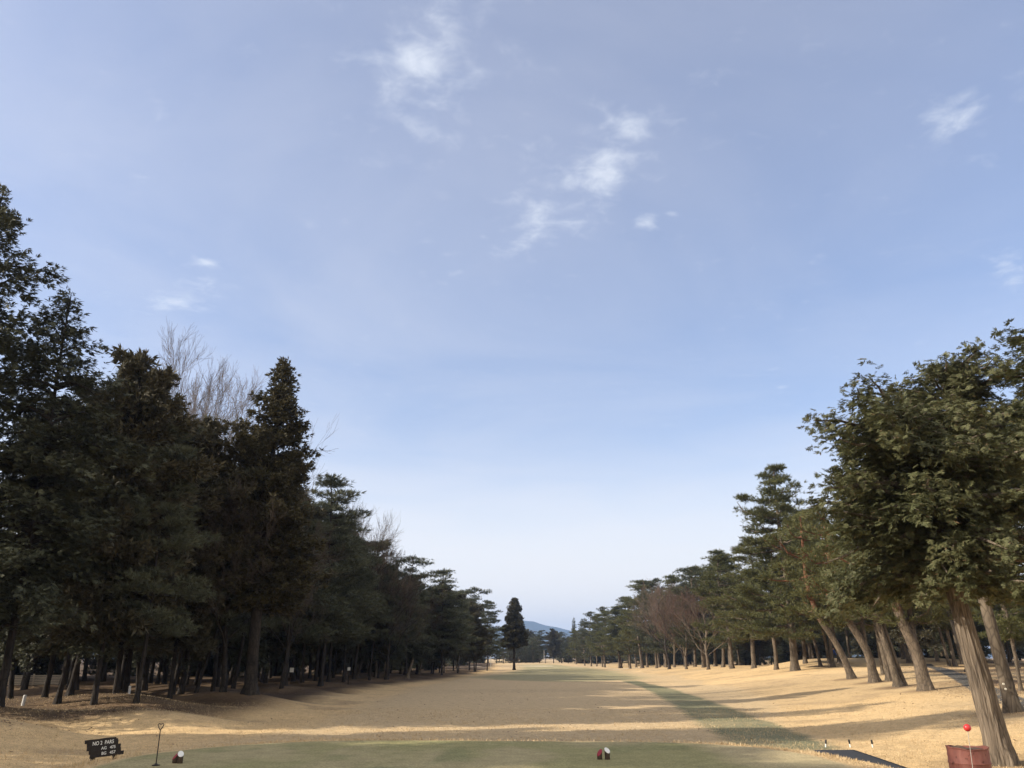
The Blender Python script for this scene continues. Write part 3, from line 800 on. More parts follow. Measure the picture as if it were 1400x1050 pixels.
# the large layered pine and the leaning red pines in front of the wood
P_ = pine(16.5, 3.2, 5.0, 61, M['pine'], M['bark_pine'], r0=.31, nwh=16, per=6, lean=(.01, 0), bend=.25, topw=.30, upz=.12, dens=1.6, side=(math.pi, .12))
T('pine_x', 1087, 917, 637, 1.0, 'large layered pine with a straight grey trunk, tallest on the sunny rough at right', rz=0, proto=P_)
def custom(u, v, H, label, knots, R, hb, seed, r0=.3, mat='pine', barkm='bark_red', fork=None, nwh=6, per=5, topw=.5):
    x, y, z = hit(u, v)
    k = np.array(knots, float); k = np.stack([k[:, 0], .1*k[:, 0], k[:, 1]], 1)
    if fork is not None: fork = [(a, .3*i, c) for i, (a, c) in enumerate(fork)]
    p = pine(H, hb, R, seed, M[mat], M[barkm], r0=r0, nwh=nwh, per=per, topw=topw, knots=k, fork=fork)
    BASES.append((x, y))
    return plant('pine_x', (x, y, z), H, 1.0, label, None, 0, (0, 0), p)
def dots(o, spots, r):
    for u, v in spots:
        p = at(u, v, o.location.y-r); lo_ = [(p[i]-o.location[i])/o.scale[i] for i in range(3)]
        b = MB(); b.lathe([(.004, -.02), (.03, -.018), (.034, 0), (.03, .018), (.004, .02)], 14)
        q = b.build('trunk_dot', M['white_dot'], o, smooth=True, loc=lo_, rot=(math.pi/2, 0, 0)); q.scale = (1/o.scale[0], 1/o.scale[1], 1/o.scale[2])
M['white_dot'] = plain('white_dot', (.78, .74, .60), .5, .1, 30)
dots(custom(1165, 928, 11.0, 'red-barked pine leaning far left, its orange upper trunk crossing the foliage', [(0, 0), (-.5, 1.6), (-1.05, 2.7), (-2.0, 4.2), (-2.5, 6.5), (-2.4, 11)], 3.4, 4.2, 62, .24, fork=[(-1.05, 2.7), (-1.0, 4.5), (-.7, 6.5), (-.5, 9.0)]), [(1158, 907), (1159, 910.5)], .2)
custom(1196, 933, 10.5, 'forked pine leaning left with a thick dark base, right of the far-leaning red pine', [(0, 0), (-.15, 1.6), (-.5, 2.4), (-1.35, 3.9), (-1.9, 6), (-2.0, 10.5)], 3.2, 3.9, 63, .28, fork=[(-.3, 2.1), (-.2, 3.5), (.1, 5.2), (.4, 8.5)])
dots(custom(1266, 944, 10.5, 'pine with a thick straight base and two orange upper limbs, nearest of the right-hand group', [(0, 0), (-.1, 1.4), (-.25, 2.1), (-.75, 3.3), (-1.1, 5), (-1.0, 10.5)], 3.2, 3.8, 64, .31, fork=[(-.22, 1.9), (-.1, 3.2), (.1, 5), (.3, 8.8)]), [(1264.5, 917), (1265.5, 921)], .28)
dots(custom(1229, 939, 9.5, 'grey pine trunk leaning left with white dots, front one of the tight cluster of three', [(0, 0), (-.3, 1.6), (-.6, 3), (-1.0, 5), (-1.2, 9.5)], 2.6, 3.8, 65, .20, barkm='bark_pine'), [(1222, 911), (1223.5, 915)], .19)
custom(1237, 938, 10, 'slim pale trunk leaning left, rightmost of the tight cluster of three', [(0, 0), (-.4, 1.7), (-.7, 3), (-1.1, 5), (-1.4, 10)], 2.4, 4.4, 66, .13, barkm='bark_pine', nwh=5)
custom(1217, 931, 10, 'dark pine trunk behind, leftmost of the tight cluster of three', [(0, 0), (-.2, 1.7), (-.4, 3), (-.5, 5), (-.5, 10)], 2.6, 4.2, 67, .19, barkm='bark_pine')
custom(1326, 919, 10, 'dark pine with a curved base beside the cart path, left of the big leaning trunk', [(0, 0), (-.1, 1.2), (-.5, 2.6), (-1.0, 5), (-1.2, 10)], 3.2, 4.2, 68, .24, barkm='bark_dark')
for u, v, lab, ln in ((1101, 907, 'slim pine right behind the large layered pine', -.05), (1122, 911, 'pine trunk leaning left, first of the sunlit trunks right of the layered pine', -.10),
                      (1134, 907, 'thin straight pale trunk just right of the first leaning sunlit trunk', -.08), (1139, 912, 'short-looking sunlit pine trunk left of the blue figure', -.05),
                      (1148, 907, 'sunlit pine trunk right of the blue figure', -.02), (1207, 922, 'pine trunk half hidden left of the cluster of three', -.05),
                      (1243, 906, 'dark pine trunk right behind the cluster of three', -.1), (1282, 904, 'thick dark trunk behind the nearest orange-limbed pine', -.08),
                      (1298, 911, 'dark double trunk by the far bend of the cart path', -.05), (1306, 911, 'dark trunk close against the double trunk at the cart path', -.06),
                      (1316, 908, 'pale trunk leaning left behind the big leaning trunk', -.14), (1396, 944, 'dark trunk at the right picture edge, behind the big leaning trunk', -.06)):
    T(rr_.choice(['pine_c', 'pine_d']), u, v, rr_.uniform(690, 730), rr_.uniform(.8, 1.0), lab, rz=rr_.uniform(0, 6.28), lean=(ln, 0))
gw = 'pines inside the right-hand wood'
for k in range(58):
    u = rr_.uniform(1000, 1400); Y = rr_.uniform(66, 190)
    p = at(u, 900, Y); 
    if p[0] < np.interp(Y, [60, 70, 100, 130, 200], [24, 33, 40, 38, 30]): continue
    if any((p[0]-a)**2+(Y-b)**2 < 7 for a, b in BASES): continue
    z = float(ground(p[0], Y)); BASES.append((p[0], Y))
    H = min(17, height_at(rtop(u)+14, (p[0], Y, z)))*rr_.uniform(.8, 1.0)
    plant(rr_.choice(['pine_c', 'pine_d', 'pine_e', 'sugi_b']), (p[0], Y, z), max(H, 7), rr_.uniform(.85, 1.1), 'pine trunk deeper inside the right-hand wood, its crown hidden by nearer trees', gw, rr_.uniform(0, 6.28), (rr_.normal(-.04, .04), 0))

# the two near cypresses at the right edge
hp = np.linspace(0, 1, 18)
path = np.stack([np.interp(hp*7.5, [0, 3.4, 5, 7.5], [0, -.36, -.64, -1.0]), .15*hp, hp*7.5], 1)
NEAR = conifer(7.5, 3.55, 2.65, flat_top, 150, 'spray', 71, M['hinoki'], M['bark_hinoki'], r0=.24, lsize=.145, density=1.5, fine=True, droop=.20, lump=.45, upz=.26, path=path)
def big_trunk(path, r0, rt, seed, nside=110):
    t = np.linspace(0, 1, 60); r = np.random.default_rng(seed)
    PP = np.stack([np.interp(t, np.linspace(0, 1, len(path)), path[:, i]) for i in range(3)], 1)
    H = PP[-1, 2]; z = PP[:, 2]
    a = np.arange(nside)*2*math.pi/nside
    Zg, Ag = np.meshgrid(z, a, indexing='ij')
    tw = Ag+.10*Zg
    rid = fbm(tw*5.2, Zg*.55, seed, 3)-.5
    fine = fbm(tw*13, Zg*1.1, seed+5, 2)-.5
    ridge = 1+.24*rid+.20*fine+.34*np.exp(-np.maximum(Zg, 0)/.30)*np.maximum(0, np.sin(Ag*4+1.3)+.4*np.sin(Ag*7))
    R = (rt+(r0-rt)*(1-t)**.75)*(1+.20*np.exp(-np.maximum(z, 0)/.30))
    PP[0, 2] -= .25
    return tube(PP, R, nside, ridge)
V, Q = big_trunk(path, .245, .05, 5)
old = NEAR['trunk']; ov = np.empty(len(old.vertices)*3, np.float32); old.vertices.foreach_get('co', ov); ov = ov.reshape(-1, 3)
oq = np.empty(len(old.polygons)*4, np.int32); old.polygons.foreach_get('vertices', oq); oq = oq.reshape(-1, 4)
nskip = (18+7-2)*12    # the limbs keep, the plain stem goes
keep = oq[(oq.min(1) >= 200)]
vv, qq, _ = merge([(V, Q, 0), (ov, keep, 0)])
NEAR['trunk'] = quads_mesh('trunk', vv, qq, [M['bark_hinoki']], smooth=True)
x, y, z = hit(1372, 1045)
BASES.append((x, y))
plant('cyp_x', (x, y, z), 7.5, 1.0, 'big cypress with a thick furrowed trunk leaning left beside the rusty red drum', None, 0, (0, 0), NEAR)
x, y, z = hit(1387, 974)
path2 = np.stack([np.interp(hp*8.6, [0, 4, 8.6], [0, -.35, -.2]), .15*hp, hp*8.6], 1)
NEAR2 = conifer(8.6, 4.1, 1.95, flat_top, 120, 'spray', 72, M['hinoki'], M['bark_pine'], r0=.16, lsize=.16, density=1.5, droop=.24, lump=.35, upz=.34, path=path2, fine=True)
BASES.append((x, y))
dots(plant('cyp_x', (x, y, z), height_at(500, (x, y, z)), 1.0, 'cypress with a white-dotted grey trunk close behind the big leaning trunk', None, 0, (0, 0), NEAR2), [(1372, 935), (1375, 942)], .24)
x, y = 15.9, 21.5; z = float(ground(x, y)); BASES.append((x, y))
plant('cyp_x', (x, y, z), height_at(462, (x, y, z)), 1.25, 'tallest cypress crown on the right, cut by the picture edge', None, 1.9, (0, 0), NEAR2)

# ------------------------------------------------------------------ woods beyond and beside: one mass
def woods(name, spots, frac=.16, grow=2.1):
    parts = []; mats = [M['pine_dark'], M['bark_dark'], M['sugi_dark'], M['twig_dark']]
    for (x, y, H, w, var, sink) in spots:
        p = PR[var]; s = H/p['H']; a = rr_.uniform(0, 6.28)
        Rm = np.array([[math.cos(a), -math.sin(a), 0], [math.sin(a), math.cos(a), 0], [0, 0, 1]])
        for key in ('trunk', 'crown'):
            me = p[key]; v = np.empty(len(me.vertices)*3, np.float32); me.vertices.foreach_get('co', v); v = v.reshape(-1, 3)
            q = np.empty(len(me.polygons)*4, np.int32); me.polygons.foreach_get('vertices', q); q = q.reshape(-1, 4)
            if key == 'crown' and not var.startswith('bare'):
                sel = rr_.uniform(size=len(q)) < frac
                qv = v[q[sel]]; c = qv.mean(1, keepdims=True); qv = c+(qv-c)*grow
                v = qv.reshape(-1, 3); q = np.arange(len(v)).reshape(-1, 4)
            v = (v*np.array([w*s, w*s, s]))@Rm.T+np.array([x, y, float(ground(x, y))-sink*H])
            parts.append((v, q, 1 if key == 'trunk' else (3 if var.startswith('bare') else (2 if var.startswith('sugi') else 0))))
    V, Q, mi = merge(parts)
    me = quads_mesh(name, V, Q, mats, mi)
    tag(link(name, me), kind='stuff')
sp = []
# left of the picture: the wood goes on towards the viewer and shades the tee
for k in range(4):
    sp.append((rr_.uniform(-31, -26), 18.9+k*.6, rr_.uniform(23, 26), .55, rr_.choice(['cyp_b', 'sugi_b', 'pine_a']), 0))
for k in range(11):
    sp.append((rr_.uniform(-27, -21), 1+k*1.1+rr_.normal(0, .5), rr_.uniform(14.5, 16.5) if k % 2 else 12, 1.0, rr_.choice(['pine_b', 'sugi_b', 'pine_a']) if k % 2 else 'bare_c', 0))
for x, y in ((-20, 12.2), (-23, 13.2), (-19.5, 10.8), (-20.5, 15.0), (-21.5, 16.8)):
    sp.append((x, y, 11, 1.0, 'pine_b', 0))
# deep behind the left wood: low boughs to the ground close it off
for k in range(110):
    y = 48+300*rr_.uniform()**1.3; x = np.interp(y, [48, 66, 100, 150, 220, 340], [-40, -38, -30, -16, -14, -10])-abs(rr_.normal(0, 13))
    sp.append((x, y, rr_.uniform(12, 16) if y < 150 else rr_.uniform(10, 13), 1.15, rr_.choice(['pine_a', 'pine_b', 'sugi_b', 'cyp_a']), rr_.uniform(.10, .26)))
for x, y in ((-46, 78), (-52, 84), (-56, 98), (-43, 70), (-60, 104), (-50, 92)):
    sp.append((x, y, 15, 1.2, 'sugi_b', .24))
for k in range(44):
    sp.append((rr_.uniform(-62, 110), rr_.uniform(352, 395), rr_.uniform(12, 15), 1.3, rr_.choice(['pine_a', 'pine_b', 'sugi_b']), rr_.uniform(.18, .28)))
# deep behind the right wood
for k in range(110):
    y = rr_.uniform(75, 340); x = np.interp(y, [75, 100, 130, 180, 220, 270, 340], [42, 50, 44, 40, 36, 30, 21])+abs(rr_.normal(0, 17))
    sp.append((x, y, rr_.uniform(10.5, 13), 1.15, rr_.choice(['pine_a', 'pine_b', 'sugi_b', 'cyp_a']), rr_.uniform(.06, .26)))
for k in range(60):
    sp.append((rr_.uniform(-150, 190), rr_.uniform(400, 500), rr_.uniform(15, 19), 1.4, rr_.choice(['pine_a', 'pine_b', 'sugi_b']), rr_.uniform(.1, .25)))
woods('woods', sp)

build_ground()

# ------------------------------------------------------------------ ground cover: dry grass and leaf litter
def scatter(name, n, region, hfun, mats, L0, L1, w, lay, seed):
    r = np.random.default_rng(seed)
    y = r.uniform(region[0], region[1], n)**1.0; u = r.uniform(-.70, .70, n); x = u*y
    keep = hfun(x, y, r)
    x = x[keep]; y = y[keep]; m = len(x)
    z = ground(x, y)
    a = r.uniform(0, 6.28, m); el = r.uniform(.05, .35, m) if lay else r.uniform(.5, 1.4, m)
    D = np.stack([np.cos(a)*np.cos(el), np.sin(a)*np.cos(el), np.sin(el)], 1)
    Nn = r.normal(0, 1, (m, 3)) if not lay else np.stack([r.normal(0, .3, m), r.normal(0, .3, m), np.ones(m)], 1)
    Ln = r.uniform(L0, L1, m)
    V, Q = blades(np.stack([x, y, z-.004], 1), D, Ln, Ln*w, Nn)
    tag(link(name, quads_mesh(name, V, Q, mats)), kind='stuff')
M['dry_grass'] = foliage('dry_grass', (.36, .26, .14), (.52, .39, .22), (.64, .50, .30), .2)
M['leaf_litter'] = foliage('leaf_litter', (.07, .045, .028), (.13, .082, .048), (.24, .16, .095), 0)
def g_rough(x, y, r):
    sd = tee_sd(x, y)
    return (sd > -.15)*((sd < 1.2) | (r.uniform(size=len(x)) < .45))*(fbm(x/1.3, y/1.3, 5, 3)+r.uniform(-.25, .25, len(x)) > .42)*((y > ma[1]+.12) | (x < ma[0]-(ma[1]-y)*.1-.06) | (x > mb_[0]-(ma[1]-y)*.1+.06)) > 0
ma, mb_ = hit(1113, 1027.5), hit(1169, 1027.5)
scatter('grass', 330000, (10.5, 42), g_rough, [M['dry_grass']], .03, .085, .17, False, 3)
def g_leaf(x, y, r):
    lf = (x < xl_foot(y)-5)*.9+(x > np.interp(y, [15, 20, 35, 50, 65, 90], [12, 15, 18, 22, 28, 40]))*.55+.045
    return r.uniform(size=len(x)) < lf*(fbm(x/2.0, y/2.0, 8, 3) > .40)*(tee_sd(x, y) > .3)
scatter('leaf_litter', 70000, (16, 80), g_leaf, [M['leaf_litter']], .05, .12, .55, True, 4)

# ------------------------------------------------------------------ mountain and haze
def hills():
    X, Yy = np.meshgrid(np.linspace(-2600, 2800, 260), np.linspace(4300, 6200, 60))
    ridge = np.interp(X, [-2600, -1200, -700, -330, -170, -90, -30, 40, 130, 190, 260, 350, 480, 700, 1200, 2800],
                      [40, 60, 110, 168, 176, 170, 190, 216, 204, 184, 176, 152, 120, 90, 60, 30])
    c = 5050; w = np.where(Yy < c, 620, 900)
    fall = np.exp(-((Yy-c)/w)**2)
    n = fbm(X/260, Yy/260, 91, 5)
    Z = ridge*fall*(1-.25*(1-fall))+(n-.5)*34*np.sqrt(fall)-3
    Z2 = 95*np.exp(-((X-330)/420)**2-((Yy-4560)/230)**2)+80*np.exp(-((X+420)/380)**2-((Yy-4600)/220)**2)
    Z = np.maximum(Z, Z2+(n-.5)*30-3)
    V = np.stack([X, Yy, Z], -1).reshape(-1, 3); nr, na = X.shape
    i = np.arange(nr-1)[:, None]*na; k = np.arange(na-1)[None]
    Q = np.stack([i+k, i+k+1, i+na+k+1, i+na+k], -1).reshape(-1, 4)
    m = plain('wooded_hillside', (.045, .055, .03), .95, .5, .02, spec=0)
    tag(link('hills', quads_mesh('hills', V, Q, [m], smooth=True)), kind='structure')
hills()
hz = MB(); hz.box(-7000, 7000, -7000, 7000, -6, 260)
m, nt, out = newmat('haze_air')
vp = N(nt, 'ShaderNodeVolumePrincipled'); vp.inputs['Color'].default_value = (.44, .64, 1, 1); vp.inputs['Density'].default_value = HAZE
vp.inputs['Anisotropy'].default_value = .2
nt.links.new(vp.outputs[0], out.inputs['Volume'])
tag(hz.build('haze', m), kind='stuff')

# ------------------------------------------------------------------ things on and round the tee
M['sign_wood'] = plain('sign_wood', (.028, .022, .018), .75, .4, 14, bump=.4)
M['white_paint'] = plain('white_paint', (.78, .77, .72), .5, .12, 30)
M['pole_grey'] = plain('pole_grey', (.30, .28, .25), .7, .2, 6)
M['old_white'] = plain('old_white', (.62, .61, .57), .6, .3, 40)
M['red_paint'] = plain('red_paint', (.30, .022, .032), .45, .2, 30)
M['ball_red'] = plain('ball_red', (.52, .03, .03), .35, .1, 20, spec=.5)
M['log_bark'] = plain('log_bark', (.075, .052, .034), .9, .5, 40, bump=.6)
M['steel_dark'] = plain('steel_dark', (.05, .042, .036), .5, .3, 40, metal=.6)
M['steel'] = plain('steel', (.42, .38, .32), .45, .3, 40, metal=.5)
M['black'] = plain('black_paint', (.018, .017, .016), .5, .2, 30)
M['rubber'] = plain('rubber', (.028, .030, .034), .85, .3, 9, (.045, .046, .048), bump=.5)

# sign: five rough planks on two posts, white lettering
bx, by, bz = hit(138, 1037)
bx, by = -7.34, 16.1; bz = float(ground(bx, by))
yaw = math.radians(44)
sg = empty('sign_board', (bx, by, bz), yaw, 'black plank sign with white hand-painted lettering on two short posts, left of the tee', 'sign')
sg.rotation_mode = 'XYZ'; sg.rotation_euler = (0, math.radians(-3.5), yaw)
top = float(at(138, 1009, 16.1)[2])-bz
ph = .062; wd = .60
for k in range(5):
    b = MB(); zc = top-ph*(k+1); sh = .020*k-.04; jl = [0, .035, .01, .04, .055][k]; jr = [0, .02, .05, .035, .075][k]
    x0 = -wd/2+sh+jl*.5; x1 = wd/2+sh-.07+jr
    n = 7; vs = []; 
    for (yy) in (-.014, .014):
        for i in range(n+1):
            xx = x0+(x1-x0)*i/n
            vs.append((xx+(.012*math.sin(k*3) if i in (0, n) else 0), yy, zc+.003*math.sin(i*2.1+k)+.002)); vs.append((xx, yy, zc+ph+.001+.003*math.sin((i*2.1+k-1) if k else i*1.7)))
    fs = []; o = 2*(n+1)
    for i in range(n):
        a = 2*i
        fs += [(a, a+2, a+3, a+1), (o+a, o+a+1, o+a+3, o+a+2), (a+1, a+3, o+a+3, o+a+1), (a, o+a, o+a+2, a+2)]
    fs += [(0, 1, o+1, o), (2*n, o+2*n, o+2*n+1, 2*n+1)]
    b.add(vs, fs); b.build('plank', M['sign_wood'], sg)
for xx in (-.17, .20):
    b = MB(); b.box(xx-.035, xx+.035, .016, .06, -.25, top-.03); b.build('post', M['sign_wood'], sg, bevel=.006)
def lettering(text, size, x, z, par, mat, y=-.0165, sx=1.0):
    cu = bpy.data.curves.new('lettering', 'FONT'); cu.body = text; cu.size = size; cu.extrude = .0012; cu.offset = size*.012
    o = bpy.data.objects.new('lettering_tmp', cu); COL.objects.link(o)
    me = bpy.data.meshes.new_from_object(o.evaluated_get(bpy.context.evaluated_depsgraph_get()))
    bpy.data.objects.remove(o); me.materials.clear(); me.materials.append(mat)
    q = link('lettering', me, par, (x, y, z), (math.pi/2, 0, 0)); q.scale = (sx, 1, 1)
    return q
lettering('NO 2  PAR5', .088, -.215, top-.098, sg, M['white_paint'], sx=.80)
lettering('AG   475', .070, -.06, top-.185, sg, M['white_paint'], sx=.95)
lettering('BG   457', .070, -.05, top-.272, sg, M['white_paint'], sx=.95)

# turf rod with a loop handle and flat foot
x, y, z = hit(213, 1047)
t0 = at(220, 992, y)-np.array([x, y, z])
rd = empty('marker_rod', (x, y, z), 0, 'thin dark rod with a triangular loop on top and flat foot, right of the sign', 'rod')
b = MB(); b.tube([(0, 0, .01), tuple(t0*.5), tuple(t0*.88)], .0085, 8); b.build('shaft', M['steel_dark'], rd, smooth=True)
c_ = t0*.88; up = t0/np.linalg.norm(t0)
b = MB(); lp = [c_, c_+up*.045+np.array([-.03, 0, 0]), c_+up*.085+np.array([-.048, 0, 0]), c_+up*.098+np.array([-.03, 0, 0]), c_+up*.088, c_+up*.1+np.array([.03, 0, 0]), c_+up*.085+np.array([.048, 0, 0]), c_+up*.045+np.array([.03, 0, 0]), c_]
b.tube(lp, .007, 7); b.build('handle', M['steel_dark'], rd, smooth=True)
b = MB(); b.lathe([(.06, .002), (.062, .012), (.03, .02), (.012, .035)], 18); b.build('foot', M['steel_dark'], rd, smooth=True)

# tee markers: two pairs of slant-cut log stubs with painted faces
def marker(pos, yaw, tilt, mat, label, h=.15, r=.045):
    o = empty('tee_marker', pos, yaw, label, 'tee marker', 'log tee markers')
    n = 20; vs = []; 
    for k in range(n):
        a = 2*math.pi*k/n; vs.append((r*1.02*math.cos(a), r*1.02*math.sin(a), -.02))
    for k in range(n):
        a = 2*math.pi*k/n; rr = r*(1+.03*math.sin(a*5)); vs.append((rr*math.cos(a), rr*math.sin(a), h+math.tan(tilt)*r*math.sin(a)))
    b = MB(); b.add(vs, [(k, (k+1) % n, n+(k+1) % n, n+k) for k in range(n)]+[tuple(range(n-1, -1, -1))])
    b.build('log', M['log_bark'], o, smooth=True)
    vs = []
    for q in (1.06, 1.0):
        for k in range(n):
            a = 2*math.pi*k/n; vs.append((q*r*1.03*math.cos(a), q*r*1.03*math.sin(a), h+math.tan(tilt)*r*q*math.sin(a)+(0 if q > 1.01 else .009)))
    b = MB(); b.add(vs, [(k, (k+1) % n, n+(k+1) % n, n+k) for k in range(n)]+[tuple(n+k for k in range(n)), tuple(range(n-1, -1, -1))])
    b.build('painted_face', mat, o)
    if mat is M['white_paint']:
        pass
    return o
x, y, z = hit(821, 1038.5)
marker((x-.012, y, z), -.9, math.radians(48), M['red_paint'], 'red-faced log tee marker in the middle of the tee, beside a white one', .10, .042)
marker((x+.115, y-.01, z), .5, math.radians(40), M['white_paint'], 'white-faced log tee marker in the middle of the tee, beside a red one', .135, .043)
x, y, z = hit(239, 1043.5)
marker((x, y, z), -.9, math.radians(48), M['red_paint'], 'red-faced log tee marker near the left edge of the tee, beside the rod', .10, .042)
marker((x+.09, y-.03, z), .5, math.radians(40), M['white_paint'], 'white-faced log tee marker near the left edge of the tee, beside the rod', .135, .043)

# three short stakes
for u, v, tl, lab in ((1129, 1022.5, .12, 'black-topped white stake left of three, at the far end of the black mat'), (1163, 1022.5, -.12, 'black-topped white stake in the middle of three, tilted left'), (1193.5, 1023, -.06, 'slim black-topped white stake, rightmost of three on the dry grass')):
    x, y, z = hit(u, v)
    o = empty('stake', (x, y, z), 0, lab, 'stake', 'black and white stakes'); o.rotation_euler = (0, tl, 0)
    b = MB(); b.lathe([(.019, -.05), (.019, .095)], 12); b.build('post', M['white_paint'], o, smooth=True)
    b = MB(); b.lathe([(.023, .095), (.024, .18), (.017, .195)], 12); b.build('cap', M['black'], o, smooth=True)

# black mat running down beside the tee
ma, mb_ = hit(1113, 1027.5), hit(1169, 1027.5)
vs = []; fs = []
for i in range(60):
    q0 = 1-i/59
    for q in np.linspace(0, 1, 9):
        xx = ma[0]+(mb_[0]-ma[0])*q-q0*.62+.006*math.sin(i*1.9+q); yy = ma[1]-6.2*q0+.02*math.sin(q*9)
        vs.append((xx, yy, float(ground(xx, yy))+.035))
for i in range(59):
    for k in range(8):
        a = i*9+k; fs.append((a, a+1, a+10, a+9))
b = MB(); b.add(vs, fs); o = b.build('rubber_mat', M['rubber'], smooth=True)
sm = o.modifiers.new('thick', 'SOLIDIFY'); sm.thickness = .03; sm.offset = -1
tag(o, 'long black rubber walkway mat lying on the grass beside the right edge of the tee', 'mat')

# rusty drum
m, nt, out = newmat('drum_paint'); L = nt.links.new
tc = N(nt, 'ShaderNodeTexCoord'); mp = N(nt, 'ShaderNodeMapping'); mp.inputs['Scale'].default_value = (1, 1, .35); L(tc.outputs['Object'], mp.inputs['Vector'])
nz = N(nt, 'ShaderNodeTexNoise', i_Scale=5.0, i_Detail=6.0, i_Roughness=.65); L(mp.outputs[0], nz.inputs['Vector'])
sp_ = N(nt, 'ShaderNodeTexNoise', i_Scale=14.0, i_Detail=3.0); L(tc.outputs['Object'], sp_.inputs['Vector'])
r = ramp(nt, [(.3, (.095, .036, .028)), (.5, (.175, .062, .047)), (.72, (.24, .105, .08))]); L(nz.outputs[0], r.inputs[0])
r2 = ramp(nt, [(.30, (.35, .28, .25)), (.40, (1, 1, 1)), (.72, (1, 1, 1)), (.8, (1.15, 1.2, 1.2))]); L(sp_.outputs[0], r2.inputs[0])
cc = mixc(nt, r.outputs[0], r2.outputs[0], .9, 'MULTIPLY')
d = N(nt, 'ShaderNodeBsdfPrincipled', i_Roughness=.72); d.inputs['Specular IOR Level'].default_value = .3; L(cc, d.inputs['Base Color'])
bp = N(nt, 'ShaderNodeBump', i_Strength=.4, i_Distance=.01); L(nz.outputs[0], bp.inputs['Height']); L(bp.outputs[0], d.inputs['Normal'])
L(d.outputs[0], out.inputs['Surface']); M['drum'] = m
p = at(1322, 1021, 12.4); dx_, dy_ = float(p[0]), 12.4; dz_ = float(ground(dx_, dy_)); hh = float(p[2])-dz_
dr = empty('oil_drum', (dx_, dy_, dz_), 0, 'weathered dull red open drum standing beside the big leaning trunk', 'drum')
b = MB(); R0 = .262
prof = [(R0-.01, -.03), (R0+.008, -.02), (R0+.008, .0), (R0, .012), (R0, hh*.30), (R0+.009, hh*.335), (R0, hh*.37), (R0, hh*.63), (R0+.009, hh*.665), (R0, hh*.70), (R0, hh-.02)]
b.lathe(prof, 48, cap1=False); b.build('body', M['drum'], dr, smooth=True)
b = MB(); n = 48; prof = [(R0, hh-.02), (R0+.009, hh-.012), (R0+.009, hh), (R0-.006, hh), (R0-.012, hh-.02), (R0-.012, hh-.12)]
b.lathe(prof, n, cap0=False, cap1=False)
b.v = [(xx, yy, zz+(.012*math.sin(math.atan2(yy, xx)*2+2)+.005*math.sin(math.atan2(yy, xx)*7) if zz > hh-.015 else 0)) for xx, yy, zz in b.v]
b.build('rim', M['drum'], dr, smooth=True)
b = MB(); vs = []; fs = []
gx = 13
for i in range(gx):
    for k in range(28):
        a = 2*math.pi*k/28; q = (R0-.013)*i/(gx-1)
        px, py = q*math.cos(a), q*math.sin(a)
        vs.append((px, py, hh-.05+.05*float(fbm(np.array(px*9+3.), np.array(py*9+1.), 3, 3))+.035*math.exp(-((px+.12)/.08)**2-(py/.15)**2)))
for i in range(gx-1):
    for k in range(28):
        a = i*28+k; c2 = i*28+(k+1) % 28; fs.append((a, c2, c2+28, a+28))
b.add(vs, fs); b.build('rubbish_fill', plain('drum_fill', (.10, .065, .045), .95, .5, 25, bump=.6), dr, smooth=True)

# red ball on a thin rod in front of the drum
p = at(1322.5, 995, 11.9); gx_, gy_ = float(at(1329, 1056, 11.75)[0]), 11.75
gz_ = float(ground(gx_, gy_))
tv = np.array([p[0]-gx_, p[1]-gy_, p[2]-gz_])
o = empty('ball_marker', (gx_, gy_, gz_), 0, 'small red ball on a thin rod in front of the rusty drum', 'ball marker')
b = MB(); b.tube([(0, 0, -.1), tuple(tv*.5+np.array([.004, 0, 0])), tuple(tv*.97)], .0042, 8); b.build('rod', M['steel'], o, smooth=True)
b = MB(); b.lathe([(.047*math.sin(math.pi*(k+.02)/16.04), tv[2]-.047*math.cos(math.pi*(k+.02)/16.04)) for k in range(17)], 24, tv[0], tv[1]); b.build('ball', M['ball_red'], o, smooth=True)

# white dots on trunks, white posts, small boards and the slatted fence seen through the left wood
def post(u, v, h, w, label, mat='old_white', dY=0, tilt=0, cat='post', name='marker_post'):
    x, y, z = hit(u, v)
    if dY: x = x*(1+dY/y); y += dY; z = float(ground(x, y))
    b = MB(); b.lathe([(w, -.1), (w, h-.02), (w*.7, h)], 14)
    o = b.build(name, M[mat], None, smooth=True, loc=(x, y, z), rot=(0, tilt, 0))
    return tag(o, label, cat)
post(31, 965, .42, .065, 'short grey-white post in the shade near the left picture edge', tilt=.08)
post(176, 951, .42, .055, 'short pale post in the shade behind the thick black trunk', dY=2)
post(399, 931, .5, .05, 'short pale post below a small grey board in the left wood', dY=2)
def board(u, v, Y, w, h, label, mat='old_white', leg=None):
    p = at(u, v, Y); z = float(ground(p[0], Y))
    o = empty('notice_board', (p[0], Y, z), 0, label, 'board')
    b = MB(); b.box(-w/2, w/2, -.02, .02, p[2]-z-h/2, p[2]-z+h/2); b.build('panel', M[mat], o, bevel=.006)
    b = MB(); b.tube([(0, .05, -.2), (0, .05, p[2]-z+h*.3)], .04, 8); b.build('post', M['sign_wood'], o)
board(399, 916, 70, .32, .34, 'small grey board on a post between trunks in the left wood', 'old_white')
board(477, 914.5, 74, .24, .26, 'small white board on a post left of the leaning pale stems', 'white_paint')
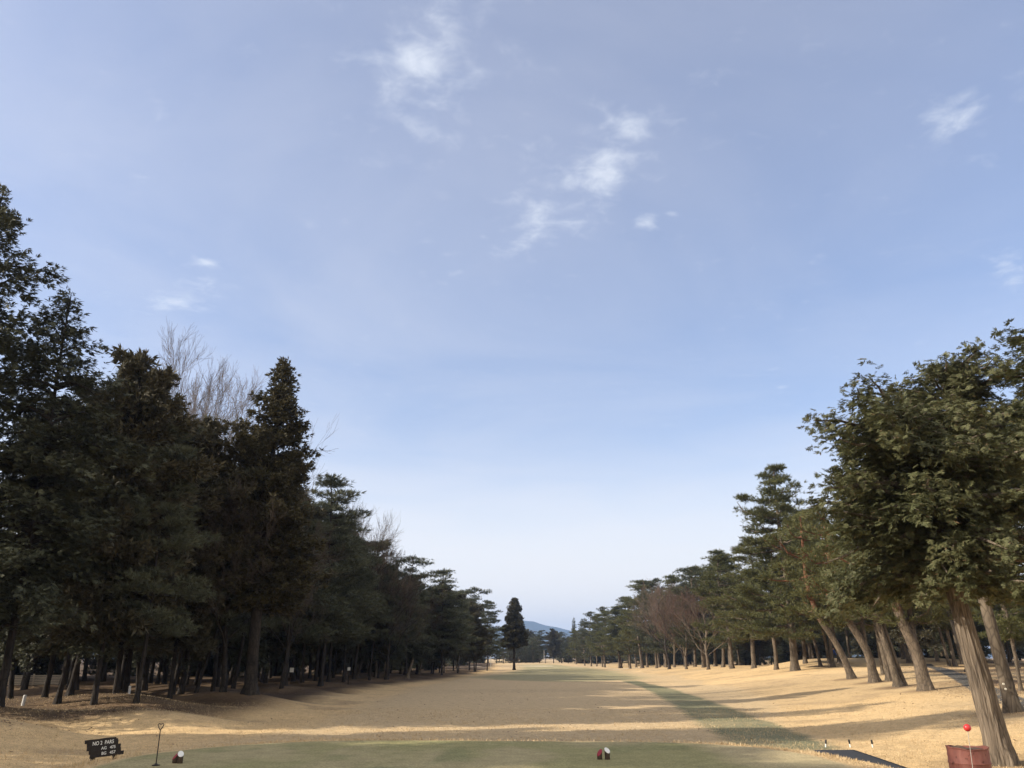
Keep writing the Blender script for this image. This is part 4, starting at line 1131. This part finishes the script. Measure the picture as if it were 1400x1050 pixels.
def fence(u0, u1, v0, v1, Y, label, npost=3):
    a = at(u0, v1, Y); c2 = at(u1, v1, Y+2); z = float(ground(a[0], Y)); h = at(u0, v0, Y)[2]-z
    o = empty('slatted_fence', (a[0], Y, z), math.atan2(c2[1]-a[1], c2[0]-a[0]), label, 'fence')
    Lf = math.hypot(c2[0]-a[0], c2[1]-a[1])
    b = MB(); nn = 6; zb = max(.12, a[2]-z)
    for k in range(nn):
        zz = zb+(h-zb)*k/nn; b.box(0, Lf, -.015, .015, zz, zz+(h-zb)/nn*.74)
    b.build('slat_panel', M['cream'], o)
    for k in range(npost):
        b = MB(); xx = Lf*k/(npost-1); b.box(xx-.05, xx+.05, .02, .11, -.2, h+.06); b.build('post', M['cream'], o, bevel=.01)
M['cream'] = plain('cream_paint', (.74, .64, .50), .7, .2, 6)
fence(2, 82, 923, 947, 60, 'pale slatted fence glimpsed between dark trunks at the left picture edge')
for u, v, r0_, tilt_, lab in (): pass

# person in blue walking away under the right-hand trees
def person(u, v):
    x, y, z = hit(u, v)
    o = empty('person', (x, y, z), .4, 'distant person in a blue jacket and dark trousers bending among the right-hand trunks', 'person')
    me = bpy.data.meshes.new('body')
    J = [(0, 0, .92), (0, -.06, 1.15), (0, -.2, 1.36), (0, -.28, 1.47), (0, -.33, 1.60), (.19, -.2, 1.33), (.24, -.26, 1.07), (.22, -.42, .88), (-.19, -.2, 1.33), (-.24, -.26, 1.07), (-.22, -.42, .88), (.10, .02, .86), (.12, -.04, .48), (.12, .06, .08), (.12, -.1, .04), (-.10, .02, .86), (-.12, .05, .48), (-.12, .2, .08), (-.12, .06, .04)]
    E_ = [(0, 1), (1, 2), (2, 3), (3, 4), (2, 5), (5, 6), (6, 7), (2, 8), (8, 9), (9, 10), (0, 11), (11, 12), (12, 13), (13, 14), (0, 15), (15, 16), (16, 17), (17, 18)]
    Rd = [.15, .15, .16, .06, .11, .075, .055, .04, .075, .055, .04, .1, .07, .05, .04, .1, .07, .05, .04]
    me.from_pydata(J, E_, []); b = link('body', me, o)
    sk = b.modifiers.new('skin', 'SKIN'); me.skin_vertices.new() if not me.skin_vertices else None
    for i, q in enumerate(Rd): me.skin_vertices[0].data[i].radius = (q, q)
    me.skin_vertices[0].data[0].use_root = True
    b.modifiers.new('sub', 'SUBSURF').levels = 1
    mm, nt, out = newmat('clothes'); tc = N(nt, 'ShaderNodeTexCoord'); sp2 = N(nt, 'ShaderNodeSeparateXYZ'); nt.links.new(tc.outputs['Object'], sp2.inputs[0])
    rp = ramp(nt, [(0, (.02, .02, .025)), (.5, (.02, .02, .025)), (.505, (.03, .07, .28)), (.80, (.03, .07, .28)), (.805, (.45, .3, .22))]); rp.color_ramp.interpolation = 'CONSTANT'
    q = math_(nt, 'MULTIPLY', sp2.outputs['Z'], .55); nt.links.new(q, rp.inputs[0])
    d = N(nt, 'ShaderNodeBsdfPrincipled', i_Roughness=.8); nt.links.new(rp.outputs[0], d.inputs['Base Color']); nt.links.new(d.outputs[0], out.inputs['Surface'])
    me.materials.append(mm)
    h = MB(); h.lathe([(.02, 1.73), (.1, 1.70), (.115, 1.64), (.12, 1.63)][::-1], 14, 0, -.34); h.build('cap', M['black'], o, smooth=True)
person(1139, 908.5)
# slim light poles far down the hole
for u, v, vt, Y, lab in ((744, 907, 889, 300, 'slim pale pole before the dark row at the far end, right of the lone cedar'), (671, 910, 897, 235, 'slim pole left of the lone cedar, by the end of the left wood')):
    p = at(u, v, Y); z = float(ground(p[0], Y)); h = float(at(u, vt, Y)[2])-z
    o = MB(); o.lathe([(.09, -.2), (.08, h-.1), (.06, h)], 10)
    tag(o.build('pole', M['pole_grey'], None, smooth=True, loc=(p[0], Y, z)), lab, 'pole', 'slim pale poles')

# ------------------------------------------------------------------ sky, sun, camera
w = bpy.data.worlds.new('World'); S.world = w; w.use_nodes = True
nt = w.node_tree; nt.nodes.clear(); L = nt.links.new
out = nt.nodes.new('ShaderNodeOutputWorld'); bg = nt.nodes.new('ShaderNodeBackground')
sky = nt.nodes.new('ShaderNodeTexSky'); sky.sky_type = 'NISHITA'; sky.sun_disc = False
sky.sun_elevation = SUN_EL; sky.sun_rotation = math.atan2(SUN[0], SUN[1]); sky.altitude = 0
sky.air_density = 1.0; sky.dust_density = SKY_DUST; sky.ozone_density = SKY_OZ
tc = nt.nodes.new('ShaderNodeTexCoord')
sep = nt.nodes.new('ShaderNodeSeparateXYZ'); L(tc.outputs['Generated'], sep.inputs[0])
zc = math_(nt, 'MAXIMUM', sep.outputs['Z'], .03)
px = math_(nt, 'DIVIDE', sep.outputs['X'], zc); py = math_(nt, 'DIVIDE', sep.outputs['Y'], zc)
cmb = nt.nodes.new('ShaderNodeCombineXYZ'); L(px, cmb.inputs[0]); L(py, cmb.inputs[1])
# clouds lie on a flat layer overhead: patches there, broken up by noise
def cloud_xy(u, v):
    r = ray(u, v); return r[0]/r[2], r[1]/r[2]
nzf = N(nt, 'ShaderNodeTexNoise', i_Scale=15.0, i_Detail=12.0, i_Roughness=.62, i_Distortion=.35); L(cmb.outputs[0], nzf.inputs['Vector'])
nzc = N(nt, 'ShaderNodeTexNoise', i_Scale=6.5, i_Detail=4.0, i_Roughness=.55); L(cmb.outputs[0], nzc.inputs['Vector'])
total = None
def patch(u0, v0, u1, v1, width, strength):
    """an elongated patch between two directions"""
    global total
    a = np.array(cloud_xy(u0, v0)); b = np.array(cloud_xy(u1, v1))
    c = (a+b)/2; d = (b-a)/2; ln = np.linalg.norm(d); ang = math.atan2(d[1], d[0])
    sx = math_(nt, 'SUBTRACT', px, float(c[0])); sy = math_(nt, 'SUBTRACT', py, float(c[1]))
    ca, sa = math.cos(ang)/ln, math.sin(ang)/ln
    e = math_(nt, 'ADD', math_(nt, 'MULTIPLY', sx, ca), math_(nt, 'MULTIPLY', sy, sa))
    f = math_(nt, 'ADD', math_(nt, 'MULTIPLY', sx, -math.sin(ang)/width), math_(nt, 'MULTIPLY', sy, math.cos(ang)/width))
    r2 = math_(nt, 'ADD', math_(nt, 'MULTIPLY', e, e), math_(nt, 'MULTIPLY', f, f))
    g = math_(nt, 'EXPONENT', math_(nt, 'MULTIPLY', r2, -.42))
    g = math_(nt, 'MULTIPLY', g, strength)
    total = g if total is None else math_(nt, 'MAXIMUM', total, g)
for q in ((595, 30, 580, 165, .085, .42), (865, 180, 730, 315, .085, .42), (568, 55, 585, 112, .050, 1.0), (540, 50, 552, 82, .022, .72), (588, 15, 606, 62, .035, .66), (628, 50, 655, 110, .020, .50), (552, 160, 595, 188, .030, .62), (560, 130, 580, 150, .03, .5),
          (850, 155, 882, 192, .030, .66), (838, 205, 818, 262, .040, .98), (800, 210, 775, 262, .028, .66), (752, 275, 715, 332, .032, .80), (730, 285, 720, 300, .03, .6),
          (880, 312, 890, 296, .018, .72), (915, 294, 922, 290, .015, .5), (1335, 146, 1288, 182, .030, .80), (1315, 128, 1270, 165, .03, .5), (1390, 95, 1400, 105, .03, .45),
          (295, 362, 272, 358, .022, .72), (1072, 528, 1060, 532, .03, .6), (1400, 365, 1370, 372, .10, .6), (215, 425, 260, 405, .05, .5), (800, 690, 770, 684, .06, .5), (240, 380, 300, 400, .05, .42)):
    patch(*q)
# density: each patch torn by noise into wisps
n01 = N(nt, 'ShaderNodeMapRange'); L(math_(nt, 'ADD', math_(nt, 'MULTIPLY', nzf.outputs[0], .65), math_(nt, 'MULTIPLY', nzc.outputs[0], .35)), n01.inputs[0]); n01.inputs[1].default_value = .34; n01.inputs[2].default_value = .66
dn = math_(nt, 'SUBTRACT', math_(nt, 'MULTIPLY', total, 1.35), math_(nt, 'MULTIPLY_ADD', n01.outputs[0], -1.15, .96))
mr = N(nt, 'ShaderNodeMapRange'); mr.interpolation_type = 'SMOOTHSTEP'; L(dn, mr.inputs[0]); mr.inputs[1].default_value = -.22; mr.inputs[2].default_value = 1.75
mrp = mr.outputs[0]
# thin veil over the whole sky
nv = N(nt, 'ShaderNodeTexNoise', i_Scale=.85, i_Detail=6.0, i_Roughness=.55, i_Distortion=.6); L(cmb.outputs[0], nv.inputs['Vector'])
mv = N(nt, 'ShaderNodeMapRange'); L(nv.outputs[0], mv.inputs[0]); mv.inputs[1].default_value = .32; mv.inputs[2].default_value = .75; mv.inputs[3].default_value = VEIL0; mv.inputs[4].default_value = VEIL1
lf_ = N(nt, 'ShaderNodeMapRange'); L(sep.outputs['X'], lf_.inputs[0]); lf_.inputs[1].default_value = -.6; lf_.inputs[2].default_value = .35; lf_.inputs[3].default_value = 1.45; lf_.inputs[4].default_value = .85
veil = math_(nt, 'MULTIPLY', mv.outputs[0], lf_.outputs[0])
tint = mixc(nt, sky.outputs[0], SKYTINT, 1.0, 'MULTIPLY')
base = mixc(nt, tint, VEILC, veil)
# pale band low down, and warm fill light added unseen behind the viewer
lo = N(nt, 'ShaderNodeMapRange'); lo.interpolation_type = 'SMOOTHSTEP'; L(sep.outputs['Z'], lo.inputs[0]); lo.inputs[1].default_value = .29; lo.inputs[2].default_value = .02; lo.inputs[3].default_value = 0; lo.inputs[4].default_value = .95
base = mixc(nt, base, (6.1, 5.8, 5.5), lo.outputs[0])
bk = N(nt, 'ShaderNodeMapRange'); bk.interpolation_type = 'SMOOTHSTEP'; L(sep.outputs['Y'], bk.inputs[0]); bk.inputs[1].default_value = .12; bk.inputs[2].default_value = -.55; bk.inputs[3].default_value = 0; bk.inputs[4].default_value = .46
base = mixc(nt, base, (11.8, 10.2, 7.7), bk.outputs[0])
c = mixc(nt, base, CLOUDC, math_(nt, 'MULTIPLY', mrp, .9))
L(c, bg.inputs[0]); bg.inputs[1].default_value = SKY_STR
L(bg.outputs[0], out.inputs['Surface'])

sl = bpy.data.lights.new('sun', 'SUN'); sl.energy = SUN_STR; sl.angle = math.radians(.53); sl.color = (1.0, .90, .76)
so = bpy.data.objects.new('sun', sl); COL.objects.link(so)
from mathutils import Vector
so.rotation_euler = Vector(SUN).to_track_quat('Z', 'Y').to_euler(); so.location = (-60, -20, 80)

cam = bpy.data.cameras.new('camera'); cam.sensor_width = 36; cam.lens = 36*F/1400; cam.clip_end = 30000; cam.clip_start = .1
co = bpy.data.objects.new('camera', cam); COL.objects.link(co); co.location = (0, 0, EYE); co.rotation_euler = (math.pi/2+PITCH, 0, 0)
S.camera = co

S.view_settings.view_transform = 'Standard'; S.view_settings.look = 'None'; S.view_settings.gamma = 1; S.view_settings.exposure = EXPO
cy = S.cycles
cy.max_bounces = 5; cy.diffuse_bounces = 3; cy.glossy_bounces = 2; cy.transmission_bounces = 3; cy.transparent_max_bounces = 4; cy.volume_bounces = 0
cy.use_denoising = True
try: cy.denoiser = 'OPENIMAGEDENOISE'
except Exception: pass
